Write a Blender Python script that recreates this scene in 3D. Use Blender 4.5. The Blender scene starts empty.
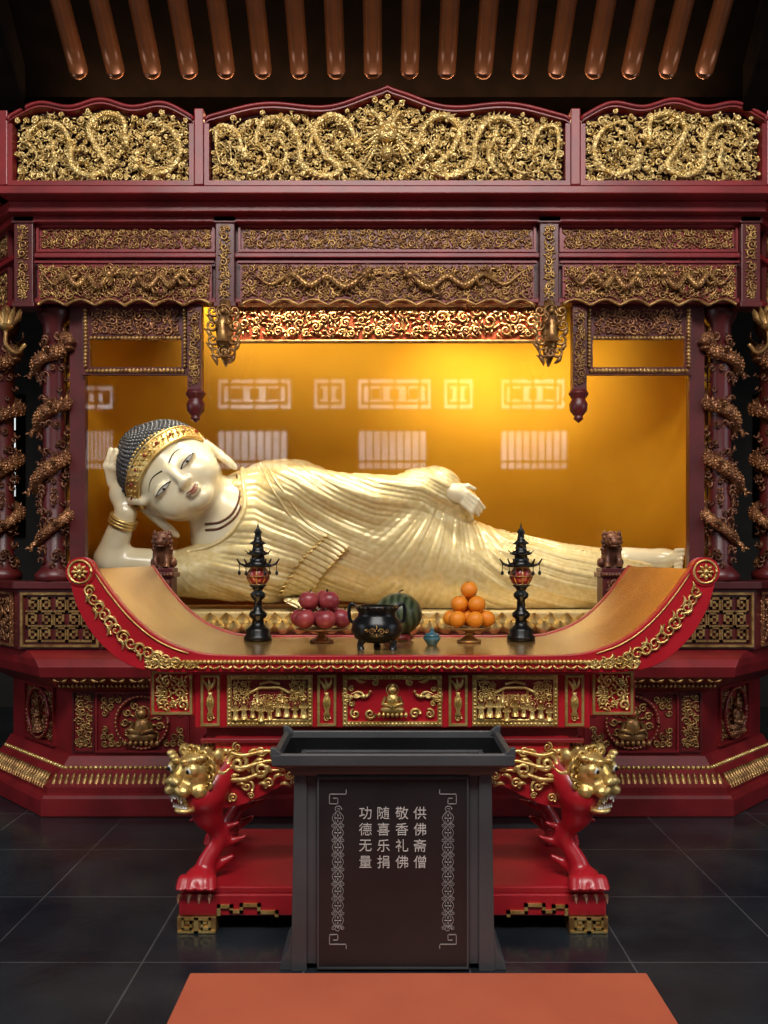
import bpy, math, random, numpy as np
PI=math.pi; sc=bpy.context.scene; COL=sc.collection
F=850.; HOR=555.; CH=1.5
def at(px,py,Y): return np.array(((px-384)*Y/F, Y, CH-(py-HOR)*Y/F))
try:
    sc.view_settings.view_transform='Standard'; sc.view_settings.look='None'
except Exception as e: print('VT',e)
# ---------------------------------------------------------------- materials
def mat(name,c1,c2=None,rough=.4,metal=0.,scale=8.,bump=0.,bscale=60.,coat=0.,lo=.35,hi=.65,spec=.5,scales=0.):
    m=bpy.data.materials.new(name); m.use_nodes=True; nt=m.node_tree; N=nt.nodes; L=nt.links
    b=N['Principled BSDF']; b.inputs['Roughness'].default_value=rough; b.inputs['Metallic'].default_value=metal
    b.inputs['Coat Weight'].default_value=coat; b.inputs['Coat Roughness'].default_value=.15
    b.inputs['Specular IOR Level'].default_value=spec
    tc=N.new('ShaderNodeTexCoord')
    nz=N.new('ShaderNodeTexNoise'); nz.inputs['Scale'].default_value=scale; nz.inputs['Detail'].default_value=5
    L.new(tc.outputs['Object'],nz.inputs['Vector'])
    r=N.new('ShaderNodeValToRGB'); c2=c2 or tuple(x*.6 for x in c1)
    r.color_ramp.elements[0].position=lo; r.color_ramp.elements[1].position=hi
    r.color_ramp.elements[0].color=(*c2,1); r.color_ramp.elements[1].color=(*c1,1)
    L.new(nz.outputs['Fac'],r.inputs['Fac']); L.new(r.outputs['Color'],b.inputs['Base Color'])
    if bump or scales:
        n2=N.new('ShaderNodeTexNoise'); n2.inputs['Scale'].default_value=bscale; n2.inputs['Detail'].default_value=3
        L.new(tc.outputs['Object'],n2.inputs['Vector'])
        bp_=N.new('ShaderNodeBump'); bp_.inputs['Strength'].default_value=bump; bp_.inputs['Distance'].default_value=.01
        L.new(n2.outputs['Fac'],bp_.inputs['Height']); L.new(bp_.outputs['Normal'],b.inputs['Normal'])
        if scales:
            vo=N.new('ShaderNodeTexVoronoi'); vo.inputs['Scale'].default_value=scales; L.new(tc.outputs['Object'],vo.inputs['Vector'])
            b2=N.new('ShaderNodeBump'); b2.inputs['Strength'].default_value=.8; b2.inputs['Distance'].default_value=.008; b2.invert=True
            L.new(vo.outputs['Distance'],b2.inputs['Height']); L.new(bp_.outputs['Normal'],b2.inputs['Normal']); L.new(b2.outputs['Normal'],b.inputs['Normal'])
    return m
def emis(name,c,s):
    m=bpy.data.materials.new(name); m.use_nodes=True; nt=m.node_tree; nt.nodes.clear()
    e=nt.nodes.new('ShaderNodeEmission'); e.inputs[0].default_value=(*c,1); e.inputs[1].default_value=s
    tc=nt.nodes.new('ShaderNodeTexCoord'); nz=nt.nodes.new('ShaderNodeTexNoise'); nz.inputs['Scale'].default_value=1.1; nz.inputs['Detail'].default_value=2
    mr=nt.nodes.new('ShaderNodeMapRange'); mr.inputs['From Min'].default_value=.3; mr.inputs['From Max'].default_value=.7; mr.inputs['To Min'].default_value=s*.45; mr.inputs['To Max'].default_value=s*1.2
    nt.links.new(tc.outputs['Object'],nz.inputs['Vector']); nt.links.new(nz.outputs['Fac'],mr.inputs['Value']); nt.links.new(mr.outputs[0],e.inputs[1])
    o=nt.nodes.new('ShaderNodeOutputMaterial'); nt.links.new(e.outputs[0],o.inputs[0]); return m
M={}
M['gold']=mat('gold_leaf',(.90,.66,.26),(.55,.34,.09),rough=.34,metal=.7,scale=14,bump=.3,bscale=90)
M['sgold']=mat('scaled_gold_leaf',(.96,.73,.32),(.60,.38,.11),rough=.36,metal=.65,scale=22,bump=.25,bscale=90,scales=80)
M['oldgold']=mat('antique_gold',(.54,.32,.11),(.24,.11,.04),rough=.38,metal=.65,scale=14,bump=.2)
M['bronze']=mat('aged_bronze_gilt',(.48,.27,.09),(.19,.08,.033),rough=.38,metal=.65,scale=18,bump=.25)
M['copper']=mat('copper_lacquer',(.40,.18,.075),(.18,.066,.032),rough=.33,metal=.55,scale=14,bump=.3,scales=60)
M['dcopper']=mat('dark_copper_lacquer',(.22,.085,.04),(.10,.035,.02),rough=.4,metal=.4,scale=10,bump=.2)
M['red']=mat('crimson_lacquer',(.235,.012,.016),(.150,.008,.010),rough=.42,scale=5,coat=.1)
M['dred']=mat('dark_red_lacquer',(.110,.009,.010),(.062,.005,.006),rough=.42,scale=5,coat=.1)
M['bred']=mat('bright_red_paint',(.50,.013,.024),(.37,.009,.017),rough=.34,scale=4,coat=.3)
M['backing']=mat('carving_backing',(.032,.006,.006),(.016,.0035,.0035),rough=.8,spec=.2)
M['amber']=mat('amber_cloth',(.80,.385,.018),(.73,.33,.012),rough=.75,scale=2,spec=.2)
M['valance']=mat('orange_red_valance',(.46,.075,.02),(.34,.045,.012),rough=.45)  # orange in this red stands in for lamp glow
M['robe']=mat('ivory_gold_robe',(.86,.69,.36),(.74,.56,.24),rough=.30,metal=.2,scale=30,bump=.07,bscale=160,coat=.25)
M['skin']=mat('cream_lacquer_skin',(.87,.76,.53),(.81,.69,.44),rough=.22,scale=6,coat=.4)
M['hair']=mat('blue_black_curls',(.10,.10,.105),(.05,.05,.055),rough=.38,scale=20)
M['black']=mat('black_metal',(.012,.012,.013),(.006,.006,.007),rough=.3,metal=.4)
M['darkline']=mat('brow_ink',(.05,.03,.02),rough=.5)
M['lip']=mat('lip_rose',(.52,.20,.13),rough=.35)
M['gem']=mat('gem_red',(.38,.03,.03),rough=.2)
M['white']=mat('ivory_paint',(.75,.72,.66),(.68,.65,.58),rough=.4)
M['slate_wood']=mat('grey_stained_wood',(.070,.071,.077),(.048,.048,.053),rough=.42,scale=3,bump=.1,bscale=30)
M['panel_wood']=mat('charcoal_panel',(.021,.018,.019),(.014,.012,.013),rough=.35,scale=4)
M['inside_shade']=mat('box_inside_shade',(.006,.006,.0065),(.004,.004,.0045),rough=.95,spec=.05)  # black stands in for the shade inside the open box
M['silver']=mat('silver_paint',(.62,.58,.55),(.52,.48,.45),rough=.45)
M['dsilver']=mat('dim_silver_paint',(.30,.28,.27),(.22,.20,.20),rough=.45)
M['mat']=mat('terracotta_vinyl',(.56,.125,.06),(.50,.105,.05),rough=.6,scale=3,bump=.15,bscale=220)
M['top']=mat('bronze_lacquer',(.64,.39,.14),(.48,.27,.09),rough=.20,metal=.75,scale=4)
M['apple']=mat('apple_red',(.36,.055,.06),(.20,.022,.032),rough=.35,scale=10)
M['orange']=mat('orange_peel',(.82,.27,.015),(.76,.22,.01),rough=.42,scale=10,bump=.25,bscale=260)
M['stem']=mat('stem_brown',(.10,.05,.02),rough=.7)
M['teal']=mat('teal_glaze',(.06,.16,.20),(.03,.09,.12),rough=.25,coat=.5)
M['lred']=mat('lantern_red',(.38,.025,.02),(.22,.015,.012),rough=.3,coat=.4)
M['rafter']=mat('rafter_copper',(.21,.066,.022),(.12,.035,.012),rough=.30,metal=.5,scale=3,coat=.2)
M['darkwood']=mat('shade_dark_wood',(.0045,.0026,.0020),(.0025,.0017,.0012),rough=.9,spec=.03)  # near-black colour carries the shade of the roof and ceiling
M['wall']=mat('dim_plaster',(.03,.025,.022),(.02,.017,.015),rough=.8)
M['window']=emis('daylit_pane',(.97,.98,.95),3.2)
M['window2']=emis('daylit_side_pane',(.92,.97,1.),1.1)
M['base_cloth']=mat('pale_gold_slab',(.60,.46,.22),(.5,.37,.15),rough=.5)
def melon():
    m=mat('watermelon_rind',(.02,.05,.02),rough=.35); nt=m.node_tree; N=nt.nodes; L=nt.links
    tc=N.new('ShaderNodeTexCoord'); w=N.new('ShaderNodeTexWave'); w.wave_type='BANDS'; w.bands_direction='X'
    w.inputs['Scale'].default_value=9; w.inputs['Distortion'].default_value=5; w.inputs['Detail'].default_value=3
    L.new(tc.outputs['Object'],w.inputs['Vector']); r=N.new('ShaderNodeValToRGB')
    r.color_ramp.elements[0].color=(.016,.026,.012,1); r.color_ramp.elements[1].color=(.070,.092,.045,1)
    L.new(w.outputs['Fac'],r.inputs['Fac']); L.new(r.outputs['Color'],N['Principled BSDF'].inputs['Base Color']); return m
M['melon']=melon()
def floor_mat():
    m=bpy.data.materials.new('slate_tiles'); m.use_nodes=True; nt=m.node_tree; N=nt.nodes; L=nt.links; b=N['Principled BSDF']
    tc=N.new('ShaderNodeTexCoord'); mp=N.new('ShaderNodeMapping'); mp.inputs['Location'].default_value=(-.31,-.13,0)
    L.new(tc.outputs['Object'],mp.inputs['Vector'])
    br=N.new('ShaderNodeTexBrick'); br.offset=0; br.inputs['Scale'].default_value=1; br.inputs['Brick Width'].default_value=.6; br.inputs['Row Height'].default_value=.6
    br.inputs['Mortar Size'].default_value=.0035; br.inputs['Mortar Smooth'].default_value=.1
    br.inputs['Color1'].default_value=(.019,.025,.032,1); br.inputs['Color2'].default_value=(.015,.020,.026,1); br.inputs['Mortar'].default_value=(.075,.08,.085,1)
    L.new(mp.outputs[0],br.inputs['Vector'])
    nz=N.new('ShaderNodeTexNoise'); nz.inputs['Scale'].default_value=3; nz.inputs['Detail'].default_value=8; L.new(tc.outputs['Object'],nz.inputs['Vector'])
    r=N.new('ShaderNodeValToRGB'); r.color_ramp.elements[0].position=.3; r.color_ramp.elements[0].color=(.55,.55,.6,1); r.color_ramp.elements[1].position=.75; r.color_ramp.elements[1].color=(1.5,1.4,1.3,1)
    L.new(nz.outputs['Fac'],r.inputs['Fac'])
    mx=N.new('ShaderNodeMix'); mx.data_type='RGBA'; mx.blend_type='MULTIPLY'; mx.inputs[0].default_value=1
    L.new(br.outputs['Color'],mx.inputs[6]); L.new(r.outputs['Color'],mx.inputs[7]); L.new(mx.outputs[2],b.inputs['Base Color'])
    mr=N.new('ShaderNodeMapRange'); mr.inputs['To Min'].default_value=.10; mr.inputs['To Max'].default_value=.28
    L.new(nz.outputs['Fac'],mr.inputs['Value']); L.new(mr.outputs[0],b.inputs['Roughness'])
    bp_=N.new('ShaderNodeBump'); bp_.inputs['Strength'].default_value=.12; bp_.inputs['Distance'].default_value=.01
    n2=N.new('ShaderNodeTexNoise'); n2.inputs['Scale'].default_value=25; n2.inputs['Detail'].default_value=6; L.new(tc.outputs['Object'],n2.inputs['Vector'])
    L.new(n2.outputs['Fac'],bp_.inputs['Height']); L.new(bp_.outputs['Normal'],b.inputs['Normal']); return m
M['floor']=floor_mat()
def glass_mat():
    m=bpy.data.materials.new('display_glass'); m.use_nodes=True; nt=m.node_tree; N=nt.nodes; L=nt.links; N.clear()
    o=N.new('ShaderNodeOutputMaterial'); mx=N.new('ShaderNodeMixShader'); t=N.new('ShaderNodeBsdfTransparent'); g=N.new('ShaderNodeBsdfGlossy')
    g.inputs['Roughness'].default_value=.028; mx.inputs[0].default_value=.055
    L.new(t.outputs[0],mx.inputs[1]); L.new(g.outputs[0],mx.inputs[2]); L.new(mx.outputs[0],o.inputs[0]); return m
M['glass']=glass_mat()
# ---------------------------------------------------------------- mesh builder
class MB:
    def __init__(s): s.V=[]; s.F=[]; s.n=0
    def add(s,v,f,smooth=True,mi=0):
        v=np.array(v,float).reshape(-1,3); s.V.append(v)
        if isinstance(f,np.ndarray): fl=(f+s.n).tolist()
        else: fl=[[i+s.n for i in q] for q in f]
        s.F.append((fl,smooth,mi)); s.n+=len(v)
    def box(s,x0,x1,y0,y1,z0,z1,mi=0):
        v=[(x,y,z) for x in (x0,x1) for y in (y0,y1) for z in (z0,z1)]
        s.add(v,[(0,1,3,2),(4,6,7,5),(0,4,5,1),(2,3,7,6),(0,2,6,4),(1,5,7,3)],False,mi)
    def loft(s,rings,caps=True,smooth=False,closed=True,mi=0):
        R=np.array(rings,float); k,n=R.shape[:2]; f=[]
        for i in range(k-1):
            for j in range(n if closed else n-1):
                a=i*n+j; b=i*n+(j+1)%n; f.append((a,b,b+n,a+n))
        if caps: f.append(tuple(range(n))[::-1]); f.append(tuple(range((k-1)*n,k*n)))
        s.add(R.reshape(-1,3),f,smooth,mi)
    def extr(s,poly,y0,y1,mi=0):
        s.loft([[(u,y0,v) for u,v in poly],[(u,y1,v) for u,v in poly]],mi=mi)
    def tube(s,pts,r,n=6,ref=(0,1,0),mi=0,smooth=True):
        p=np.asarray(pts,float); k=len(p); r=np.broadcast_to(np.asarray(r,float),(k,))
        T=np.gradient(p,axis=0); T/=np.linalg.norm(T,axis=1,keepdims=True)+1e-12
        U=np.cross(T,np.asarray(ref,float)); U/=np.linalg.norm(U,axis=1,keepdims=True)+1e-9
        Vv=np.cross(U,T); a=np.arange(n)*2*PI/n+PI/n
        ring=p[:,None,:]+r[:,None,None]*(np.cos(a)[None,:,None]*U[:,None,:]+np.sin(a)[None,:,None]*Vv[:,None,:])
        i=np.arange(k-1)[:,None]*n; j=np.arange(n)[None,:]; j2=(j+1)%n
        f=np.stack([i+j,i+j2,i+n+j2,i+n+j],-1).reshape(-1,4).tolist()
        f.append(list(range(n))); f.append(list(range((k-1)*n,k*n))[::-1])
        s.add(ring.reshape(-1,3),f,smooth,mi)
    def ell(s,c,r,n=10,m=7,mi=0):
        if np.isscalar(r): r=(r,r,r)
        th=np.linspace(0,PI,m+1); v=[]
        for t in th[1:-1]:
            for j in range(n):
                a=2*PI*j/n; v.append((c[0]+r[0]*math.sin(t)*math.cos(a),c[1]+r[1]*math.sin(t)*math.sin(a),c[2]+r[2]*math.cos(t)))
        f=[]; q=m-1
        for i in range(q-1):
            for j in range(n): f.append((i*n+j,i*n+(j+1)%n,(i+1)*n+(j+1)%n,(i+1)*n+j))
        v.append((c[0],c[1],c[2]+r[2])); v.append((c[0],c[1],c[2]-r[2])); t=q*n
        for j in range(n): f.append((t,(j+1)%n,j)); f.append((t+1,(q-1)*n+j,(q-1)*n+(j+1)%n))
        s.add(v,f,True,mi)
    def lathe(s,prof,c=(0,0,0),n=20,mi=0,smooth=True):
        rings=[[(c[0]+max(r,1e-4)*math.cos(2*PI*j/n),c[1]+max(r,1e-4)*math.sin(2*PI*j/n),c[2]+z) for j in range(n)] for r,z in prof]
        s.loft(rings,True,smooth,mi=mi)
    def turn(s,a,c,dx=0,k=1.):
        ca,sa=math.cos(a),math.sin(a)
        for V in s.V:
            V-=np.array(c); V*=k
            x=V[:,0].copy(); y=V[:,1].copy(); V[:,0]=ca*x-sa*y; V[:,1]=sa*x+ca*y
            V+=np.array(c); V[:,0]+=dx
    def build(s,name,mats,parent=None,loc=(0,0,0),rotz=0,org=(0,0,0),bev=0):
        V=np.concatenate(s.V)-np.asarray(org,float); faces=[];sm=[];mi=[]
        for fl,smo,m in s.F:
            faces.extend(fl); sm.extend([smo]*len(fl)); mi.extend([m]*len(fl))
        me=bpy.data.meshes.new(name); me.from_pydata(V.tolist(),[],faces)
        me.polygons.foreach_set('use_smooth',sm); me.polygons.foreach_set('material_index',mi); me.update()
        for m in (mats if isinstance(mats,(list,tuple)) else [mats]): me.materials.append(m)
        o=bpy.data.objects.new(name,me); COL.objects.link(o); o.parent=parent; o.location=loc; o.rotation_euler=(0,0,rotz)
        if bev:
            b=o.modifiers.new('bevel','BEVEL'); b.width=bev; b.segments=2; b.limit_method='ANGLE'; b.angle_limit=.7
        return o
def thing(name,label,cat,loc=(0,0,0),group=None,rotz=0):
    o=bpy.data.objects.new(name,None); COL.objects.link(o); o.location=loc; o.rotation_euler=(0,0,rotz); o.empty_display_size=.1
    o['label']=label; o['category']=cat
    if group: o['group']=group
    return o
def tag(o,label,cat,group=None):
    o['label']=label; o['category']=cat
    if group: o['group']=group
    return o
def struct(o): o['kind']='structure'; return o
def inst(o,name,parent,loc,rotz=0,sx=1):
    c=o.copy(); c.name=name; COL.objects.link(c); c.parent=parent; c.location=loc; c.rotation_euler=(0,0,rotz); c.scale=(sx,1,1); return c
def dup(root,loc,rotz=0,label=None,sx=1):
    r=root.copy(); COL.objects.link(r); r.location=loc; r.rotation_euler=(0,0,rotz); r.scale=(sx,1,1)
    if label: r['label']=label
    for ch in list(root.children):
        c=ch.copy(); COL.objects.link(c); c.parent=r
        for g in list(ch.children):
            d=g.copy(); COL.objects.link(d); d.parent=c
    return r
def cr(pts,n=8):
    P=np.asarray(pts,float); P=np.vstack([2*P[0]-P[1],P,2*P[-1]-P[-2]]); out=[]
    for i in range(1,len(P)-2):
        t=np.linspace(0,1,n,endpoint=False)[:,None]; a,b,c,d=P[i-1],P[i],P[i+1],P[i+2]
        out.append(.5*(2*b+(c-a)*t+(2*a-5*b+4*c-d)*t**2+(3*b-a-3*c+d)*t**3))
    return np.vstack(out+[P[-2][None]])
# ---------------------------------------------------------------- sdf sculpting
def nets(f,lo,hi,h):
    ax=[np.arange(lo[i],hi[i]+h,h,dtype=np.float32) for i in range(3)]
    X,Y,Z=np.meshgrid(*ax,indexing='ij'); G=f(X,Y,Z).astype(np.float32); sh=np.array(G.shape)
    acc=np.zeros((*(sh-1),3),np.float32); cnt=np.zeros(sh-1,np.float32)
    def sl(o): return G[o[0]:sh[0]-1+o[0],o[1]:sh[1]-1+o[1],o[2]:sh[2]-1+o[2]]
    cs=[(a,b,c) for a in (0,1) for b in (0,1) for c in (0,1)]
    for a in cs:
        for k in range(3):
            if a[k]==0:
                b=list(a); b[k]=1; fa,fb=sl(a),sl(b); m=(fa<0)!=(fb<0)
                t=np.where(m,fa/np.where(m,fa-fb,1),0)
                for q in range(3): acc[...,q]+=m*(a[q]+(t if q==k else 0))
                cnt+=m
    act=cnt>0; idx=-np.ones(cnt.shape,int); idx[act]=np.arange(act.sum())
    ijk=np.argwhere(act); v=(acc[act]/cnt[act][:,None]+ijk)*h+np.array(lo); faces=[]
    S=G<0
    for k in range(3):
        a,b=[(1,2),(2,0),(0,1)][k]
        s0=[slice(None)]*3; s1=[slice(None)]*3; s0[k]=slice(0,-1); s1[k]=slice(1,None)
        E=S[tuple(s0)]!=S[tuple(s1)]; e=np.argwhere(E)
        ok=(e[:,a]>0)&(e[:,b]>0)&(e[:,a]<sh[a]-1)&(e[:,b]<sh[b]-1); e=e[ok]
        if len(e)==0: continue
        ins=S[tuple(s0)][tuple(e.T)]
        def g(da,db):
            q=e.copy(); q[:,a]+=da; q[:,b]+=db; return idx[tuple(q.T)]
        Q=np.stack([g(-1,-1),g(0,-1),g(0,0),g(-1,0)],1); Q[~ins]=Q[~ins][:,::-1]; faces.append(Q)
    return v,np.concatenate(faces)
def sm(a,b,k):
    h=np.clip(.5+.5*(b-a)/k,0,1); return b+(a-b)*h-k*h*(1-h)
def smx(a,b,k): return -sm(-a,-b,k)
def sE(P,c,r):
    if np.isscalar(r): r=(r,r,r)
    q=[(P[i]-c[i])/r[i] for i in range(3)]; k0=np.sqrt(q[0]**2+q[1]**2+q[2]**2)
    k1=np.sqrt(sum((q[i]/r[i])**2 for i in range(3)))+1e-9; return k0*(k0-1)/k1
def sC(P,a,b,ra,rb):
    ba=[b[i]-a[i] for i in range(3)]; L2=sum(x*x for x in ba)+1e-9
    t=np.clip(sum((P[i]-a[i])*ba[i] for i in range(3))/L2,0,1)
    return np.sqrt(sum((P[i]-a[i]-t*ba[i])**2 for i in range(3)))-(ra+(rb-ra)*t)
# ---------------------------------------------------------------- carving vocabulary (local: x right, y back, z up)
def spiral(mb,x,z,R,a0,d,rt,y=0,turns=1.4,k=16,lift=.35,mi=0):
    t=np.linspace(0,1,k); an=a0+d*2*PI*turns*t; rd=R*(1-.85*t)
    mb.tube(np.stack([x+rd*np.cos(an),y-rt*.8-lift*R*t,z+rd*np.sin(an)],1),rt*(1.1-.45*t),5,mi=mi)
def leaf(mb,x,z,a,L,w,y=0,bend=.3,mi=0):
    t=np.linspace(-.5,.5,6); an=a+bend*t*2
    mb.tube(np.stack([x+L*t*np.cos(an),np.full(6,y-w*.6)-w*.5*np.cos(t*PI),z+L*t*np.sin(an)],1),w*np.array([.1,.7,1,.9,.6,.08]),5,mi=mi)
def scrolls(mb,x0,x1,z0,z1,R,seed,rt=None,fn=None,y=0,leaves=True,mi=0,gap=.86,jit=0):
    rnd=random.Random(seed); rt=rt or R*.2; P=[]
    N=int((x1-x0)*(z1-z0)/(R*R)*8)+20
    for _ in range(N):
        rr=R*rnd.uniform(.55,1.1)
        if x1-x0<2*rr or z1-z0<2*rr: rr=min(x1-x0,z1-z0)*.48
        x=rnd.uniform(x0+rr,x1-rr); z=rnd.uniform(z0+rr,z1-rr)
        if fn and not fn(x,z): continue
        if all((x-a)**2+(z-b)**2>(gap*(rr+c))**2 for a,b,c in P): P.append((x,z,rr))
    for x,z,rr in P: spiral(mb,x,z,rr,rnd.uniform(0,6.3),rnd.choice((-1,1)),rt*(.7+.5*rr/R),y-rnd.uniform(0,jit),mi=mi)
    if leaves:
        Q=[]
        for _ in range(N):
            x=rnd.uniform(x0+R*.3,x1-R*.3); z=rnd.uniform(z0+R*.3,z1-R*.3)
            if fn and not fn(x,z): continue
            if all((x-a)**2+(z-b)**2>(c*.9)**2 for a,b,c in P) and all((x-a)**2+(z-b)**2>(R*.5)**2 for a,b in Q):
                Q.append((x,z)); leaf(mb,x,z,rnd.uniform(0,3.2),R*rnd.uniform(.8,1.3),R*.2,y-rnd.uniform(0,jit),rnd.uniform(-.5,.5),mi=mi)
def spike(mb,p,d,L,w,mi=0):
    p=np.array(p,float); d=np.array(d,float); mb.tube([p,p+d*L*.6,p+d*L],[w,w*.6,w*.05],4,ref=(0,1,.01),mi=mi)
def dragon(mb,pts,r,y=0,amp=.5,head=True,legs=True,mi=0):
    P=cr([(a,b) for a,b in pts],10); k=len(P); t=np.linspace(0,1,k)
    rad=r*np.where(t<.15,.75+.25*t/.15,np.where(t<.6,1,1-.85*(t-.6)/.4))
    Y=y-r*(1.2+amp*np.sin(t*14)); P3=np.stack([P[:,0],Y,P[:,1]],1); mb.tube(P3,rad,8,mi=mi)
    T=np.gradient(P3,axis=0); T/=np.linalg.norm(T,axis=1,keepdims=True); Nn=np.stack([-T[:,2],0*T[:,0],T[:,0]],1)
    for i in range(3,k-2,2):
        spike(mb,P3[i]+Nn[i]*rad[i]*.7,(Nn[i]+T[i]*.5)/1.1,rad[i]*1.7,rad[i]*.5,mi)
        for q in (-.5,.1,.6): mb.ell(P3[i]+Nn[i]*q*rad[i]+np.array((0,-rad[i]*(.85-.3*abs(q)),0)),rad[i]*.38,5,4,mi)
    if head:
        c=P3[0]; f=-T[0]; n=Nn[0]; n=n if n[2]>=0 else -n
        q=lambda a,b,w=0: c+f*a*r+n*b*r+np.array((0,-w*r,0))
        mb.ell(q(.6,.2,.5),r*1.35,10,7,mi); mb.ell(q(2,.35,.7),r*.95,8,6,mi); mb.ell(q(2.8,.6,.8),r*.55,8,6,mi); mb.ell(q(1.9,-.8,.5),r*.6,8,6,mi)
        for s_ in (.9,-.1): mb.ell(q(1.1,s_+.2,1.5),r*.35,6,5,mi)
        for b in (.8,1.3): mb.tube([q(.3,b,.6),q(-1,b+.9,.9),q(-2.4,b+.9,.7)],[r*.35,r*.25,r*.05],5,mi=mi)
        for b in (-.6,-1.1,-1.5,0): mb.tube([q(.2,b,.5),q(-1.2,b*1.7,1),q(-2.2,b*1.3-.4,.8)],[r*.4,r*.3,r*.05],5,mi=mi)
        for b in (-1,1): mb.tube([q(2.6,.5,1),q(3.6,.5+b*.9,1),q(3.2,.5+b*2,1),q(2.5,.5+b*2.1,1)],r*.14,5,mi=mi)
    if legs:
        for i,sg in ((int(k*.2),-1),(int(k*.38),1),(int(k*.6),-1),(int(k*.72),1)):
            b=P3[i]; n=Nn[i]*sg; tt=T[i]; e=b+n*r*2.2-tt*r*.8; fo=e+n*r*1.+tt*r*1.4
            mb.tube([b,e,fo],[r*.7,r*.5,r*.35],6,mi=mi)
            for g in (-1,-.3,.4,1.1): spike(mb,fo,(n*.7+tt*g)/np.linalg.norm(n*.7+tt*g),r*1.2,r*.24,mi)
def phoenix(mb,x,z,s,d,y=0,mi=0):
    q=lambda a,b,w=0:(x+d*a*s,y-w*s,z+b*s)
    mb.ell(q(0,0,.15),(s*.28,s*.16,s*.16),8,6,mi); mb.tube([q(.2,.05,.2),q(.4,.2,.25),q(.42,.35,.25)],[s*.12,s*.08,s*.07],6,mi=mi)
    mb.ell(q(.46,.38,.25),s*.1,7,5,mi); spike(mb,q(.5,.38,.25),(d*.95,0,-.2),s*.16,s*.05,mi)
    for i in range(5):
        mb.tube([q(0,.1,.2),q(-.15-.08*i,.3+.02*i,.25),q(-.3-.17*i,.42-.06*i,.2)],[s*.06,s*.07,s*.015],5,mi=mi)
        mb.tube(cr([q(-.2,0,.15),q(-.6,-.1+.07*i,.2),q(-1.1,.12-.12*i,.15),q(-1.6,.2-.13*i,.1)],4),s*.045,5,mi=mi)
def figure(mb,x,z,h,y=0,seated=False,mi=0):
    if seated:
        mb.ell((x,y-.1*h,z+.15*h),(.42*h,.16*h,.16*h),10,6,mi); mb.ell((x,y-.1*h,z+.42*h),(.24*h,.15*h,.28*h),10,6,mi)
        for s_ in (-1,1): mb.tube([(x+s_*.22*h,y-.15*h,z+.58*h),(x+s_*.34*h,y-.2*h,z+.36*h),(x,y-.27*h,z+.28*h)],.07*h,5,mi=mi)
        mb.ell((x,y-.15*h,z+.82*h),.14*h,8,6,mi); mb.ell((x,y-.15*h,z+.96*h),.07*h,6,5,mi); zc=.8
        for i in range(7): leaf(mb,x+(i-3)*.15*h,z-.02*h,PI/2,.2*h,.07*h,y-.1*h,0,mi)
    else:
        mb.tube([(x,y-.08*h,z),(x,y-.1*h,z+.3*h),(x,y-.1*h,z+.55*h),(x,y-.1*h,z+.74*h)],np.array([.2,.14,.15,.08])*h,8,mi=mi)
        for s_ in (-1,1): mb.tube([(x+s_*.1*h,y-.12*h,z+.68*h),(x+s_*.22*h,y-.16*h,z+.52*h),(x+s_*.06*h,y-.24*h,z+.46*h)],.05*h,5,mi=mi)
        mb.ell((x,y-.12*h,z+.86*h),.09*h,8,6,mi); mb.ell((x,y-.12*h,z+.95*h),.05*h,6,5,mi); zc=.86
    t=np.linspace(0,2*PI,16); mb.tube(np.stack([x+.2*h*np.cos(t),np.full(16,y-.03*h),z+zc*h+.2*h*np.sin(t)],1),.025*h,4,mi=mi)
def rectframe(mb,x0,x1,z0,z1,b,y0,y1,mi=0):
    mb.box(x0,x1,y0,y1,z1-b,z1,mi); mb.box(x0,x1,y0,y1,z0,z0+b,mi); mb.box(x0,x0+b,y0,y1,z0+b,z1-b,mi); mb.box(x1-b,x1,y0,y1,z0+b,z1-b,mi)
def beads(mb,p,q,r,n,mi=0):
    p=np.array(p,float); q=np.array(q,float)
    for i in range(n): mb.ell(p+(q-p)*(i+.5)/n,r,6,4,mi)
def fret(mb,x0,x1,z0,z1,nx,nz,r,y=0,mi=0):
    cw=(x1-x0)/nx; ch=(z1-z0)/nz
    base=[(.06,.06),(.94,.06),(.94,.94),(.28,.94),(.28,.3),(.7,.3),(.7,.68),(.48,.68)]
    for i in range(nx):
        for j in range(nz):
            fl=(i+j)%2; P=[(x0+cw*(i+(1-u if fl else u)),z0+ch*(j+v)) for u,v in base]
            for (a,b),(c,d) in zip(P,P[1:]): mb.box(min(a,c)-r,max(a,c)+r,y-r*1.6,y,min(b,d)-r,max(b,d)+r,mi)
# ================================================================ SETTING
mb=MB(); mb.box(-5,5,-4.2,8.4,-.1,0); struct(mb.build('floor',M['floor']))
mb=MB(); mb.box(-5,5,8.4,8.6,0,6.6); struct(mb.build('wall_back',M['wall']))
mb=MB(); mb.box(-5.2,-5,-4.2,8.6,0,6.6); struct(mb.build('wall_left',M['wall']))
mb=MB(); mb.box(5,5.2,-4.2,8.6,0,6.6); struct(mb.build('wall_right',M['wall']))
mb=MB(); mb.box(-5,5,-4.4,-4.2,0,6.6); struct(mb.build('wall_front',M['wall']))
mb=MB(); mb.box(-5,5,-4.2,8.4,6.5,6.6); struct(mb.build('ceiling',M['darkwood']))
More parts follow.
